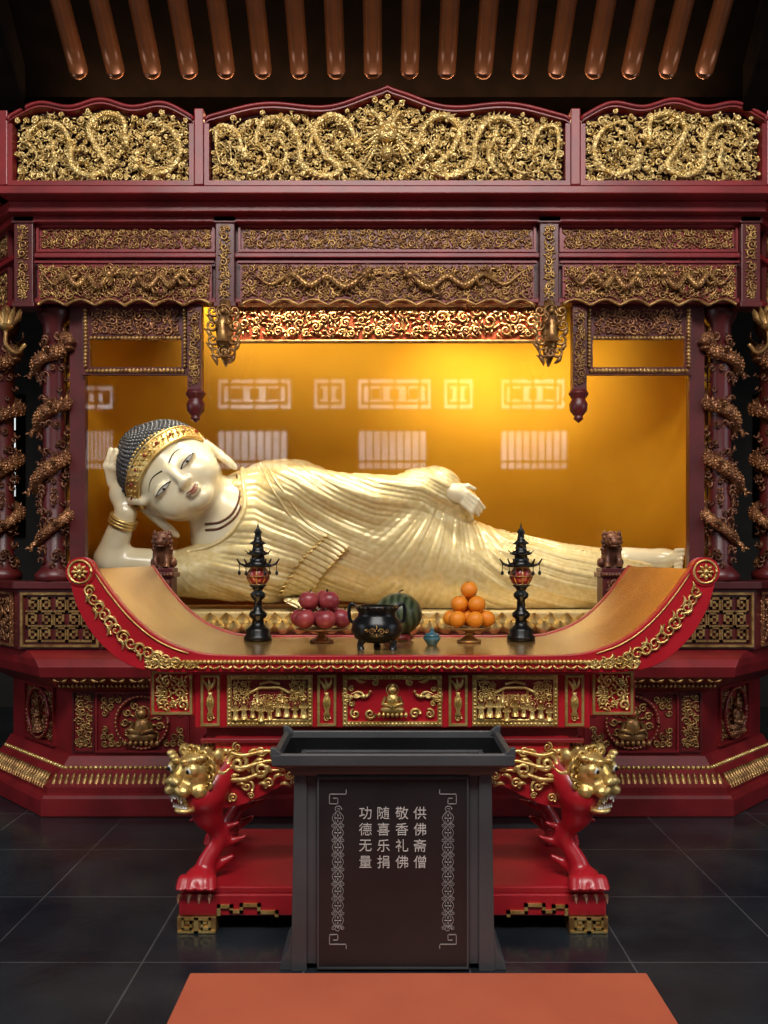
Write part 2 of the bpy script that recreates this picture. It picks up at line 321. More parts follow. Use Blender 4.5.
# the entrance windows (they mirror in the display glass)
k=14.25/850; WY=-4.19; wn=0
def window(px0,px1,py0,py1,style):
    global wn; wn+=1
    x0,x1=(px0-384)*k,(px1-384)*k; z1,z0=1.5+(555-py0)*k,1.5+(555-py1)*k
    mb=MB(); mb.box(x0,x1,WY,WY+.01,z0,z1); w=struct(mb.build('window_%d'%wn,M['window']))
    mb=MB(); b=.05; rectframe(mb,x0-.05,x1+.05,z0-.05,z1+.05,.07,WY+.012,WY+.06)
    if style==1:
        n=max(1,round((x1-x0)/.42))
        rectframe(mb,x0+.07,x1-.07,z0+.09,z1-.09,.045,WY+.012,WY+.05)
        for i in range(1,n*2): x=x0+(x1-x0)*i/(n*2); mb.box(x-.02,x+.02,WY+.012,WY+.05,z0 if i%2 else z0+.15,z1 if i%2 else z1-.15)
        for u in (.25,.5,.75): mb.box(x0+(x1-x0)*(u-.06),x0+(x1-x0)*(u+.06),WY+.012,WY+.05,(z0+z1)/2-.09,(z0+z1)/2+.09)
    else:
        for i in range(1,9): x=x0+(x1-x0)*i/9; mb.box(x-.012,x+.012,WY+.012,WY+.05,z0,z1)
        mb.box(x0,x1,WY+.012,WY+.05,z0+.12,z0+.16)
    mb.build('lattice',M['darkwood'],w)
for a in ((217,292),(313,346),(357,432),(443,474),(500,566)): window(*a,378,410,1)
for a in ((217,288),(358,427),(500,568)): window(*a,430,470,2)
window(78,114,430,470,2); window(78,114,385,410,1)
# side windows on the back wall seen past the shrine
for px0,px1 in ((-4,20),(758,776)):
    wn+=1; a=at(px0,532,8.38); b=at(px1,400,8.38)
    mb=MB(); mb.box(a[0],b[0],8.385,8.398,a[2],b[2]); w=struct(mb.build('window_%d'%wn,M['window2']))
    mb=MB(); rectframe(mb,a[0]-.05,b[0]+.05,a[2]-.05,b[2]+.05,.08,8.35,8.384)
    for i in range(1,4): z=a[2]+(b[2]-a[2])*i/4; mb.box(a[0],b[0],8.36,8.384,z-.025,z+.025)
    for i in range(1,3): x=a[0]+(b[0]-a[0])*i/3; mb.box(x-.02,x+.02,8.36,8.384,a[2],b[2])
    mb.build('lattice',M['darkwood'],w)
# roof: boards, beams and rafters
mb=MB(); mb.loft([[(-4.9,4.9,4.14),(4.9,4.9,4.14),(4.9,4.9,4.2),(-4.9,4.9,4.2)],[(-4.9,3.2,5.54),(4.9,3.2,5.54),(4.9,3.2,5.6),(-4.9,3.2,5.6)]])
tag(mb.build('roof_board',M['darkwood'],org=(0,4,0),loc=(0,4,0)),'dark sloping roof boarding behind the copper brown rafters','roof')
mb=MB(); mb.box(-4.9,4.9,5.0,5.3,3.98,4.6); tag(mb.build('roof_beam',M['darkwood'],bev=.02),'near black horizontal roof beam behind the canopy top','beam')
mb=MB(); t=np.linspace(0,1,8)
p=np.stack([0*t,4.62-.75*t,4.135+.58*t],1); mb.tube(p,.050,16,ref=(1,0,0)); mb.ell((0,4.618,4.136),(.051,.022,.051),16,8)
raf=mb.build('roof_rafter',M['rafter'],loc=(-1.66,0,0)); tag(raf,'one of the evenly spaced rounded copper brown rafters above the canopy','rafter','roof rafters')
for i in range(1,18): inst(raf,'roof_rafter',None,(-1.66+.2*i,0,0))
for sx in (-1,1):
    mb=MB(); mb.loft([[(sx*1.98,4.7,3.95),(sx*2.25,4.7,3.95),(sx*2.25,4.7,4.2),(sx*1.98,4.7,4.2)],[(sx*1.9,3.4,5.0),(sx*2.2,3.4,5.0),(sx*2.2,3.4,5.25),(sx*1.9,3.4,5.25)]])
    tag(mb.build('hip_beam',M['darkwood'],bev=.01),('dark sloping roof beam at the right end of the rafters' if sx>0 else 'dark sloping roof beam at the left end of the rafters'),'beam')
# ================================================================ SHRINE
SO=np.array((0,4.9,0)); CX=.018
shrine=thing('shrine','large dark red lacquer shrine with gilded carvings housing the reclining statue','shrine',(CX,4.9,0))
def SH(mb,name,m,parent=None,**kw): return mb.build(name,m,parent or shrine,org=SO,**kw)
def SP(mb,name,m,loc,rotz=0,parent=None,**kw): return mb.build(name,m,parent or shrine,loc=tuple(np.array(loc,float)-SO),rotz=rotz,**kw)
YB=6.6
def octp(mb,layers,cz=.62):
    mb.loft([[(-xc,yf,z),(xc,yf,z),(xc+cz,yf+cz,z),(xc+cz,YB,z),(-xc-cz,YB,z),(-xc-cz,yf+cz,z)] for xc,yf,z in layers])
mb=MB(); octp(mb,[(1.98,4.86,0),(1.98,4.86,.10),(1.97,4.88,.125)]); SH(mb,'plinth',M['red'],bev=.008)
mb=MB(); octp(mb,[(1.96,4.90,.125),(1.96,4.90,.16),(1.91,5.0,.25),(1.88,5.03,.31)]); lb=SH(mb,'lotus_band',M['red'])
def petals(mb,a,b,n,z0,z1,ox,nx,ny):
    a=np.array(a);b=np.array(b); d=(b-a)/n; w=np.linalg.norm(d)*.5
    for i in range(n):
        c=a+d*(i+.5)
        p=[(c[0]+nx*ox*(1-t),c[1]+ny*ox*(1-t),z0+(z1-z0)*t) for t in (0,.35,.7,1)]
        mb.tube(p,[w*.5,w*.98,w*.85,w*.3],7,ref=(nx,ny,.001))
mb=MB(); s2=.7071
petals(mb,(-1.95,4.965),(1.95,4.965),110,.145,.225,.05,0,-1)
for sx in (-1,1): petals(mb,(sx*1.96,4.97),(sx*2.57,5.58),24,.145,.225,.05,sx*s2,-s2)
SH(mb,'gold_petal_row',M['oldgold'],lb)
mb=MB(); beads(mb,(-1.9,4.995,.25),(1.9,4.995,.25),.014,130)
for sx in (-1,1): beads(mb,(sx*1.9,4.995,.25),(sx*2.52,5.615,.25),.014,28)
SH(mb,'gold_bead_row',M['gold'],lb)
mb=MB(); octp(mb,[(1.87,5.05,.31),(1.87,5.05,.70)]); ped=SH(mb,'pedestal',M['red'])
mb=MB(); octp(mb,[(1.88,5.03,.69),(1.93,4.96,.74),(1.99,4.87,.80),(1.99,4.85,.86),(2.02,4.88,.90),(2.1,4.98,.94)]); led=SH(mb,'ledge',M['red'],bev=.004)
mb=MB(); beads(mb,(-1.92,4.955,.735),(1.92,4.955,.735),.013,150); SH(mb,'gold_bead_row',M['oldgold'],led)
mb=MB()
for i in range(70): leaf(mb,-1.94+3.88*(i+.5)/70,.775,0.5 if i%2 else -.5,.05,.010,4.905)
SH(mb,'gold_leaf_moulding',M['oldgold'],led)
# pedestal relief panels
def medallion_panel(w,h,seed,scene):
    mb=MB(); rectframe(mb,-w,w,0,h,.014,-.02,0)
    n=24; t=np.linspace(0,2*PI,n+1); R=min(w,h/2)*.86
    mb.tube(np.stack([R*np.cos(t),np.full(n+1,-.02),h/2+R*np.sin(t)],1),.012,6)
    g=MB()
    for i in range(40): a=2*PI*i/40; g.ell((R*math.cos(a),-.03,h/2+R*math.sin(a)),.007,5,4)
    for sx in (-1,1):
        for sz in (-1,1):
            cx=sx*(w-.055); cz=h/2+sz*(h/2-.05)
            for i in range(6):
                u,v=((0,0),(1,0),(2,0),(0,1),(1,1),(0,2))[i]; spiral(g,cx-sx*u*.04,cz-sz*v*.04,.022,random.Random(seed+i).uniform(0,6),sx,.006)
    if scene:
        figure(g,0,h/2-R*.75,R*1.35,0,seed%2==0)
        for i in range(11):
            a=2*PI*i/11+.3
            if abs(math.cos(a))>.35: spiral(g,R*.68*math.cos(a),h/2+R*.68*math.sin(a),R*.17,a,1,.007); leaf(g,R*.45*math.cos(a),h/2+R*.45*math.sin(a),a,R*.3,.008)
    else: scrolls(g,-R*.7,R*.7,h/2-R*.7,h/2+R*.7,R*.22,seed)
    return mb,g
for sx in (-1,1):
    mb,g=medallion_panel(.28,.36,2+(sx>0)*2,True); o=SP(mb,'relief_panel',M['red'],(sx*1.45,5.05,.33),parent=shrine); g.build('relief_carving',M['oldgold'],o)
    mb,g=medallion_panel(.22,.36,5+(sx>0),True); o=SP(mb,'relief_panel',M['red'],(sx*(1.87+.31),5.36,.33),rotz=sx*PI/4); g.build('relief_carving',M['copper'],o)
    mb=MB(); rectframe(mb,-.065,.065,0,.36,.010,-.015,0); o=SP(mb,'relief_panel',M['dred'],(sx*1.80,5.05,.33)); g=MB(); scrolls(g,-.055,.055,.02,.34,.026,9); g.build('relief_carving',M['oldgold'],o)
# parapets at both sides, newel posts with small seated guardian lions
mb=MB(); mb.box(-2.0,2.0,5.14,YB,.94,1.03); SH(mb,'deck',M['dred'])
for sx in (-1,1):
    mb=MB(); X0,X1=1.38,2.17
    mb.box(min(sx*X0,sx*X1),max(sx*X0,sx*X1),5.0,5.13,.94,1.30)
    mb.loft([[(sx*2.17,5.0,z),(sx*2.62,5.45,z),(sx*2.55,5.54,z),(sx*2.12,5.13,z)] for z in (.94,1.30)])
    mb.box(min(sx*X0,sx*2.19),max(sx*X0,sx*2.19),4.97,5.16,1.30,1.345)
    mb.loft([[(sx*2.19,4.97,z),(sx*2.66,5.44,z),(sx*2.57,5.57,z),(sx*2.13,5.16,z)] for z in (1.30,1.345)])
    rail=SH(mb,'parapet',M['dred'],bev=.006)
    for (lx,w) in ((1.92,.23),(1.55,.12)):
        mb=MB(); rectframe(mb,-w,w,0,.32,.014,-.02,0); fret(mb,-w+.03,w-.03,.03,.29,max(1,round(w*2/.10)),3 if w>.2 else 2,.0065,0)
        SP(mb,'fret_panel',M['oldgold'],(sx*lx,4.998,.96))
    mb=MB(); rectframe(mb,-.26,.26,0,.32,.014,-.02,0); scrolls(mb,-.23,.23,.03,.29,.04,4)
    SP(mb,'fret_panel',M['copper'],(sx*2.4,5.225,.96),rotz=sx*PI/4)
    mb=MB(); X=sx*1.32
    mb.box(X-.065,X+.065,4.95,5.08,.94,1.37)
    mb.box(X-.08,X+.08,4.935,5.095,1.37,1.40); mb.box(X-.07,X+.07,4.945,5.085,1.40,1.425)
    nw=SH(mb,'newel_post',M['dred'],bev=.004)
    g=MB(); scrolls(g,X-.055,X+.055,1.12,1.36,.03,12,y=4.95); beads(g,(X-.075,4.93,1.385),(X+.075,4.93,1.385),.01,8); SH(g,'relief_carving',M['dcopper'],nw)
    g=MB()                                                                       # seated lion carved on the post top
    g.tube([(X,5.05,1.425),(X,5.03,1.48),(X,5.0,1.53),(X,4.985,1.56)],[.058,.056,.05,.035],9,ref=(1,0,0))
    g.ell((X,4.975,1.585),(.050,.05,.046),10,8); g.ell((X,4.935,1.575),(.032,.03,.024),8,6); g.ell((X,4.935,1.553),(.026,.024,.010),8,5)
    for q in (-1,1):
        g.tube([(X+q*.032,4.985,1.53),(X+q*.034,4.96,1.47),(X+q*.032,4.95,1.428)],[.02,.016,.02],7,ref=(1,0,0)); g.ell((X+q*.055,5.03,1.455),(.025,.04,.03),8,6)
        g.ell((X+q*.022,4.935,1.60),.010,6,5); g.ell((X+q*.042,4.99,1.625),(.012,.012,.02),6,5)
        for i in range(5): g.ell((X+q*(.044+.006*(i%2)),4.985+.006*i,1.60-.022*i),.016,6,5)
    for i in range(6): g.ell((X+(i-2.5)*.018,5.0,1.628-.004*abs(i-2.5)),.015,6,5)
    SH(g,'lion_finial',M['dcopper'],nw)
# columns with coiled dragons
mb=MB(); mb.lathe([(.11,0),(.115,.04),(.085,.07),(.065,.1),(.065,1.52),(.09,1.56),(.1,1.6),(.1,1.62)],n=20)
colm=SP(mb,'column',M['dred'],(-1.985,5.075,1.345))
mb=MB(); t=np.linspace(0,1,160); an=t*2*PI*3.9+.6; R=.088+.009*np.sin(t*37)
P=np.stack([R*np.cos(an),R*np.sin(an),.09+1.33*t+.014*np.sin(t*31)],1); rd=.040*np.where(t<.3,.4+.6*t/.3,1-.1*(t-.3)/.7)*(1+.07*np.sin(t*60)); mb.tube(P,rd,10,ref=(0,0,1))
for i in range(3,158,2):
    d=np.array((math.cos(an[i]),math.sin(an[i]),.0))
    if d[1]>.5: continue
    spike(mb,P[i]+np.array((0,0,rd[i]*.8)),(d*.5+np.array((0,0,.85))),.036,.012)
    for q in (-.7,-.25,.2,.65): mb.ell(P[i]+d*rd[i]*(1.-.4*q*q)+np.array((0,0,q*rd[i])),rd[i]*.27,5,4)
hx=P[-1]
mb.ell(hx+np.array((0,-.02,.02)),(.055,.06,.045),10,7); mb.ell(hx+np.array((.03,-.06,.0)),(.04,.05,.03),8,6); mb.ell(hx+np.array((.03,-.06,-.04)),(.03,.04,.015),8,6)
for s_ in (-1,1): mb.tube([hx+np.array((s_*.02,-.03,.05)),hx+np.array((s_*.05,.0,.1)),hx+np.array((s_*.04,.01,.15))],[.014,.01,.002],5)
for i in range(15):
    i0=8+i*10; d=np.array((math.cos(an[i0]+.5),math.sin(an[i0]+.5),-.5 if i%2 else .6))
    if d[1]<.1:
        mb.tube([P[i0],P[i0]+d*.05,P[i0]+d*.075+np.array((.02,0,-.02))],[.022,.016,.010],5,ref=(0,.3,1))
        for g_ in (-.5,0,.5): spike(mb,P[i0]+d*.07,np.array((g_,-.5,-.4)),.03,.007)
rr=random.Random(3)
for i in range(110):
    a=rr.uniform(-PI-.3,0.3); z=rr.uniform(.08,1.5); R=rr.uniform(.016,.032); tt=np.linspace(0,1,10); rad=R*(1-.8*tt); b=rr.uniform(0,6)
    u=rad*np.cos(b+tt*8); v=rad*np.sin(b+tt*8); rr_=.066+.034*tt
    mb.tube(np.stack([rr_*np.cos(a+u/.08),rr_*np.sin(a+u/.08),z+v],1),.0075,4,ref=(math.cos(a),math.sin(a),.01),mi=1)
cd=mb.build('dragon_carving',[M['copper'],M['dcopper']],colm)
for x,y,s_ in ((1.985,5.075,-1),(-2.42,5.36,1),(2.42,5.36,-1)):
    c=inst(colm,'column',shrine,(x,y-4.9,1.345),0,s_); inst(cd,'dragon_carving',c,(0,0,0))
# lintel zone
mb=MB(); mb.box(-2.12,2.12,4.93,5.03,2.965,3.47)
for sx in (-1,1): mb.loft([[(sx*2.12,4.93,z),(sx*2.72,5.53,z),(sx*2.66,5.6,z),(sx*2.10,5.03,z)] for z in (2.965,3.47)])
SH(mb,'lintel',M['dred'],bev=.004)
for z0,z1,y in ((3.44,3.50,4.80),(3.405,3.44,4.86),(3.215,3.245,4.90),(2.955,2.985,4.905)):
    mb=MB()
    mb.box(-2.14,2.14,y,4.93,z0,z1)
    for sx in (-1,1): mb.loft([[(sx*2.14,y,z),(sx*2.76,y+.62,z),(sx*2.72,y+.72,z),(sx*2.1,4.95,z)] for z in (z0,z1)])
    SH(mb,'rail_moulding',M['red'],bev=.006)
def frieze(w,h,seed,R,kind,m=None):
    mb=MB(); rectframe(mb,-w,w,0,h,.014,-.025,0); g=MB()
    if kind=='scroll':
        mb.box(-w+.01,w-.01,-.004,0,.01,h-.01); scrolls(g,-w+.02,w-.02,.018,h-.018,R,seed,y=-.004,jit=.008,gap=.95)
    else:
        lo=lambda u:.0+.035*abs(math.sin(u*PI/.17))
        xs=np.linspace(-w+.015,w-.015,61)
        mb=MB(); mb.loft([[(x,-.012,h-.0),(x,0,h-.0),(x,0,lo(x)),(x,-.012,lo(x))] for x in xs])
        mb.box(-w,w,-.025,0,h-.012,h)
        g.tube([(x,-.014,lo(x)) for x in xs],.010,6)
        for d in (-1,1):
            P_=[(d*w*a,h*b) for a,b in ((.16,.62),(.28,.38),(.4,.64),(.52,.42),(.64,.68),(.78,.46),(.9,.72))]
            dragon(g,P_,h*.075,y=-.014)
            phoenix(g,d*w*.08,h*.72,h*.22,d,y=-.02)
            for i in range(9): leaf(g,d*w*(.18+.09*i),h*.28,PI/2-d*.7,h*.28,h*.030,-.014,d*.5)
        fn=lambda x,z: z>lo(x)+.02
        scrolls(g,-w+.02,w-.02,.02,h-.02,R,seed,fn=fn,y=-.012,jit=.008,gap=.95)
    return mb,g
for (c,w,sd) in ((-1.51,.515,11),(0,.86,12),(1.51,.515,13)):
    mb,g=frieze(w,.155,sd,.024,'scroll'); o=SP(mb,'frieze_panel',M['red'],(c,4.93,3.25)); g.build('relief_carving',M['bronze'],o)
    mb,g=frieze(w,.255,sd+10,.024,'phoenix'); o=SP(mb,'frieze_panel',M['red'],(c,4.905,2.935)); g.build('relief_carving',M['bronze'],o)
for sx in (-1,1):
    for (z,h) in ((3.25,.155),(2.95,.24)):
        mb,g=frieze(.36,h,30,.03,'scroll'); o=SP(mb,'frieze_panel',M['dred'],(sx*2.46,5.26,z),rotz=sx*PI/4); g.build('relief_carving',M['bronze'],o)
for x in (-2.085,-.93,.93,2.085):
    mb=MB(); mb.box(x-.055,x+.055,4.87,4.97,2.93,3.47); mb.box(x-.065,x+.065,4.86,4.98,3.4,3.44); mb.box(x-.065,x+.065,4.86,4.98,2.92,2.95)
    p_=SH(mb,'short_post',M['dred'],bev=.005); g=MB(); scrolls(g,x-.035,x+.035,2.96,3.39,.026,int(x*10),y=4.87); SH(g,'relief_carving',M['oldgold'],p_)
# canopy crown with openwork dragons
def crown(w,peak,seed,center):
    def top(u):
        t=abs(u)/w; s=.385+.075*math.sqrt(max(0,1-t*t))*(1.0 if not center else .9)
        s+=.018*math.cos(t*PI*3)
        if center: s+=.055*math.exp(-(u/.22)**2)+.02*math.exp(-abs(u)/.03)
        return s
    xs=np.linspace(-w,w,81); b=.026
    mb=MB()
    mb.loft([[(x,-.03,top(x)),(x,.03,top(x)),(x,.03,top(x)-b),(x,-.03,top(x)-b)] for x in xs],smooth=False)
    mb.box(-w,-w+b,-.03,.03,0,top(w)-b); mb.box(w-b,w,-.03,.03,0,top(w)-b); mb.box(-w+b,w-b,-.03,.03,0,b)
    mb.tube([(x,-.035,top(x)-.006) for x in xs],.010,6)
    bk=MB(); bk.loft([[(x,.07,0.01),(x,.08,0.01),(x,.08,top(x)-.01),(x,.07,top(x)-.01)] for x in xs])
    g=MB(); fn=lambda x,z: z<top(x)-b-.02
    scrolls(g,-w+b+.003,w-b-.003,b+.003,.53,.025,seed,rt=.006,fn=fn,y=.05,gap=.98,jit=.04)
    scrolls(g,-w+b+.003,w-b-.003,b+.003,.53,.019,seed+7,rt=.005,fn=fn,y=-.010,gap=2.2,jit=.012,leaves=False)
    rn=random.Random(seed)
    for i in range(int(w*90)):                                             # flame tongues and cloud tails
        x=rn.uniform(-w+b+.03,w-b-.03); z=rn.uniform(b+.03,.5)
        if fn(x,z+.015): leaf(g,x,z,rn.uniform(-.6,.6),rn.uniform(.03,.065),.006,-.006-rn.uniform(0,.014),rn.uniform(-.9,.9))
    if center:
        for d in (-1,1):
            S=[(.17,.24),(.22,.35),(.32,.39),(.40,.31),(.35,.19),(.26,.10),(.36,.06),(.47,.12),(.49,.25),(.56,.36),(.67,.37),(.73,.27),(.66,.16),(.74,.08),(.85,.10),(.87,.22)]
            dragon(g,[(d*a,b_) for a,b_ in S],.0180,y=.010)
            dragon(g,[(d*a,b_) for a,b_ in ((.80,.20),(.84,.31),(.93,.33),(.95,.22),(.92,.10))],.0135,y=.0)
            dragon(g,[(d*a,b_) for a,b_ in ((.60,.27),(.56,.18),(.60,.09),(.68,.05))],.0125,y=.0)
            dragon(g,[(d*a,b_) for a,b_ in ((.13,.08),(.2,.16),(.27,.23),(.30,.31))],.0125,y=.01)
            dragon(g,[(d*a,b_) for a,b_ in ((.43,.20),(.42,.32),(.48,.40))],.0115,y=.0,legs=False)
        g.ell((0,-.01,.30),(.068,.045,.06),12,8); g.ell((0,-.05,.268),(.05,.033,.036),10,7); g.ell((0,-.08,.285),(.022,.018,.018),8,6)
        for d in (-1,1):
            g.ell((d*.032,-.055,.322),.016,8,6); g.tube(cr([(d*.03,-.03,.35),(d*.07,-.03,.40),(d*.11,-.02,.41)],4),[.013]*5+[.009]*4,5)
            for i in range(6): g.tube([(d*.055,-.03,.32-.02*i),(d*.10,-.04,.31-.035*i),(d*.14,-.02,.33-.05*i)],[.012,.009,.002],5)
        g.ell((0,-.05,.17),.03,10,8)
        for i in range(9): a=i*PI/8; spike(g,(.033*math.cos(a),-.04,.17+.033*math.sin(a)),(math.cos(a),0,math.sin(a)),.04,.009)
    else:
        d=1 if center is False else -1
        S=[(.13,.27),(.12,.37),(.02,.40),(-.07,.33),(-.03,.22),(.03,.12),(-.06,.06),(-.16,.11),(-.17,.23),(-.23,.34),(-.34,.36),(-.42,.27),(-.36,.17),(-.43,.09)]
        dragon(g,[(d*a,b_) for a,b_ in S],.0172,y=.010)
        dragon(g,[(d*a,b_) for a,b_ in ((.2,.13),(.28,.07),(.38,.10),(.44,.20),(.38,.32),(.27,.36),(.22,.26))],.015,y=.006)
        dragon(g,[(d*a,b_) for a,b_ in ((-.27,.22),(-.26,.12),(-.32,.06))],.0115,y=.0)
        g.ell((d*.30,-.03,.21),.024,10,8)
        for i in range(8): a=i*2*PI/8; spike(g,(d*.30+.026*math.cos(a),-.03,.21+.026*math.sin(a)),(math.cos(a),0,math.sin(a)),.03,.008)
    return mb,bk,g
crn=MB(); crn.box(-2.2,2.2,4.70,4.95,3.50,3.545)
for sx in (-1,1): crn.loft([[(sx*2.16,4.70,z),(sx*2.8,5.34,z),(sx*2.7,5.5,z),(sx*2.1,4.95,z)] for z in (3.50,3.545)])
SH(crn,'crown_rail',M['red'],bev=.006)
for x in (-2.125,-1.042,1.042,2.125):
    mb=MB(); mb.box(x-.026,x+.026,4.695,4.78,3.545,3.97); SH(mb,'crown_post',M['red'],bev=.006)
for nm,c,w,sd,ce in (('l',-1.585,.515,51,False),('c',0,1.012,52,True),('r',1.585,.515,53,None)):
    mb,bk,g=crown(w,.1,sd,ce); o=SP(mb,'crown_panel',M['red'],(c,4.73,3.545)); bk.build('backing_board',M['backing'],o); g.build('gilded_dragon_carving',M['sgold'],o)
for sx in (-1,1):
    mb,bk,g=crown(.43,.1,54,False); o=SP(mb,'crown_panel',M['red'],(sx*2.46,5.04,3.545),rotz=sx*PI/4); bk.build('backing_board',M['backing'],o); g.build('gilded_dragon_carving',M['sgold'],o)
mb=MB(); mb.box(-2.5,2.5,4.95,6.7,3.47,3.53); SH(mb,'canopy_top',M['darkwood'])
# hanging pendants, carved brackets, side lattice frames, lit inner valance
for sx in (-1,1):
    x=sx*1.118; mb=MB(); mb.box(x-.04,x+.04,4.93,5.0,2.46,2.97)
    mb.lathe([(.05,2.46),(.06,2.44),(.04,2.41),(.055,2.38),(.05,2.34),(.025,2.31),(.03,2.295),(0,2.27)],(x,4.965,0),10)
    p_=SH(mb,'hanging_pendant',M['dred'],bev=.004); g=MB(); scrolls(g,x-.035,x+.035,2.48,2.93,.026,7,y=4.93); SH(g,'relief_carving',M['bronze'],p_)
    x=sx*.925; mb=MB()
    mb.tube([(x,4.86,2.95),(x,4.84,2.8),(x,4.85,2.66),(x,4.88,2.58)],[.03,.055,.04,.006],8,ref=(1,0,0))
    for lv,(z,wd) in enumerate(((2.88,.075),(2.80,.085),(2.72,.075),(2.65,.05))):
        for q in (-1,0,1): spiral(mb,x+q*wd*.8,z,.036,PI/2+q,q or 1,.009,y=4.82)
        for q in (-1,1): leaf(mb,x+q*wd,z-.04,PI/2-q*.6,.08,.014,4.83)
    figure(mb,x,2.70,.2,4.80)
    SH(mb,'carved_bracket',M['bronze'])
    c=sx*1.48; mb=MB(); rectframe(mb,c-.315,c+.315,2.56,2.97,.045,5.0,5.03); mb.box(c-.29,c+.29,5.005,5.03,2.77,2.965)
    o=SH(mb,'side_lattice_frame',M['dred']); g=MB()
    for a,b,nn in (((c-.292,4.995,2.582),(c+.292,4.995,2.582),26),((c-.292,4.995,2.6),(c-.292,4.995,2.95),16),((c+.292,4.995,2.6),(c+.292,4.995,2.95),16),((c-.27,4.995,2.775),(c+.27,4.995,2.775),24)): beads(g,a,b,.014,nn)
    SH(g,'gold_beading',M['oldgold'],o); g=MB()
    scrolls(g,c-.26,c+.26,2.79,2.955,.03,17,y=5.005); SH(g,'relief_carving',M['copper'],o)
    # corner lotus lamp on a curved arm
    mb=MB(); lx=sx*2.17; ly=4.84
    mb.tube(cr([(sx*2.10,4.93,2.72),(sx*2.13,4.88,2.66),(lx,ly,2.70),(lx,ly,2.78)],5),.012,6,ref=(0,.2,1))
    mb.lathe([(.02,2.78),(.04,2.8),(.045,2.83),(.03,2.86)],(lx,ly,0),12)
    for i in range(10):
        a=2*PI*i/10; mb.tube([(lx+.03*math.cos(a),ly+.03*math.sin(a),2.82),(lx+.065*math.cos(a),ly+.065*math.sin(a),2.86),(lx+.085*math.cos(a),ly+.085*math.sin(a),2.90)],[.018,.02,.003],6,ref=(0,0,1))
    mb.ell((lx,ly,2.88),(.028,.028,.045),8,6); SH(mb,'lotus_lamp',M['oldgold'])
    mb=MB(); mb.box(min(sx*1.79,sx*1.88),max(sx*1.79,sx*1.88),5.035,5.09,1.03,2.97); SH(mb,'glazing_post',M['dred'])
mb=MB(); mb.box(-.95,.95,5.2,5.225,2.80,3.06); o=SH(mb,'inner_valance',M['valance']); g=MB(); scrolls(g,-.93,.93,2.82,3.04,.042,61,y=5.2,gap=1.05)
g.tube([(-.95,5.195,2.805),(.95,5.195,2.805)],.012,6); SH(g,'relief_carving',M['bronze'],o)
mb=MB(); mb.box(-1.79,1.79,5.045,5.047,1.03,2.97); SH(mb,'glass_pane',M['glass'])
# one curved cloth backdrop wrapping the sides of the niche
def cyc(off,n=12):
    P=[(-1.90-off,5.13),(-1.90-off,5.4)]; r=.95
    for i in range(n+1): a=PI-(PI/2)*i/n; P.append((-1.90+r+(r+off)*math.cos(a),6.42-r+(r+off)*math.sin(a)))
    return P+[(-x,y) for x,y in P[::-1]]
mb=MB(); mb.loft([[(a[0],a[1],1.03),(a[0],a[1],3.46),(b[0],b[1],3.46),(b[0],b[1],1.03)] for a,b in zip(cyc(0),cyc(.03))],smooth=True); SH(mb,'amber_backdrop',M['amber'])
# ================================================================ LOTUS DAIS AND RECLINING STATUE
BZ=1.155
dais=thing('lotus_dais','low gold lotus petal dais beneath the reclining statue','dais',(0,5.6,1.03))
mb=MB(); mb.box(-1.5,1.85,5.22,6.0,1.03,1.15); 
sl=mb.build('slab',M['base_cloth'],dais,org=(0,5.6,1.03),bev=.01)
for row,(y,z0,z1,off) in enumerate(((5.20,1.035,1.15,0),(5.165,1.03,1.10,.5))):
    mb=MB()
    for i in range(33):
        x=-1.45+3.25*(i+off)/33; mb.tube([(x,y+.02,z0),(x,y-.02,z0+.04),(x,y-.03,(z0+z1)/2+.02),(x,y-.045,z1)],[.03,.05,.045,.006],8,ref=(1,0,0))
    mb.build('petal_row',M['gold'],dais,org=(0,5.6,1.03))
BY=5.6; statue=thing('reclining_statue','cream and gold reclining robed statue resting its head on one hand','statue',(0,5.6,BZ)); BO=(0,5.6,BZ)
def bp(px,py,d=0): return at(px,py,BY+d)
def robe_parts(X,Y,Z):
    P=(X,BY+(Y-BY)/.78,Z)
    d=sC(P,bp(262,530),bp(400,545),.42,.40)
    d=sm(d,sC(P,bp(285,490),bp(300,492),.20,.2),.12)
    d=sm(d,sC(P,bp(400,545),bp(500,577),.38,.25),.1)
    d=sm(d,sC(P,bp(500,577),bp(632,576),.25,.165),.1)
    d=sm(d,sC(P,bp(430,565),bp(600,584),.3,.18),.1)
    return d
TOPX=[200,262,300,375,420,470,500,560,690]; TOPY=[530,462,455,476,474,490,528,541,545]
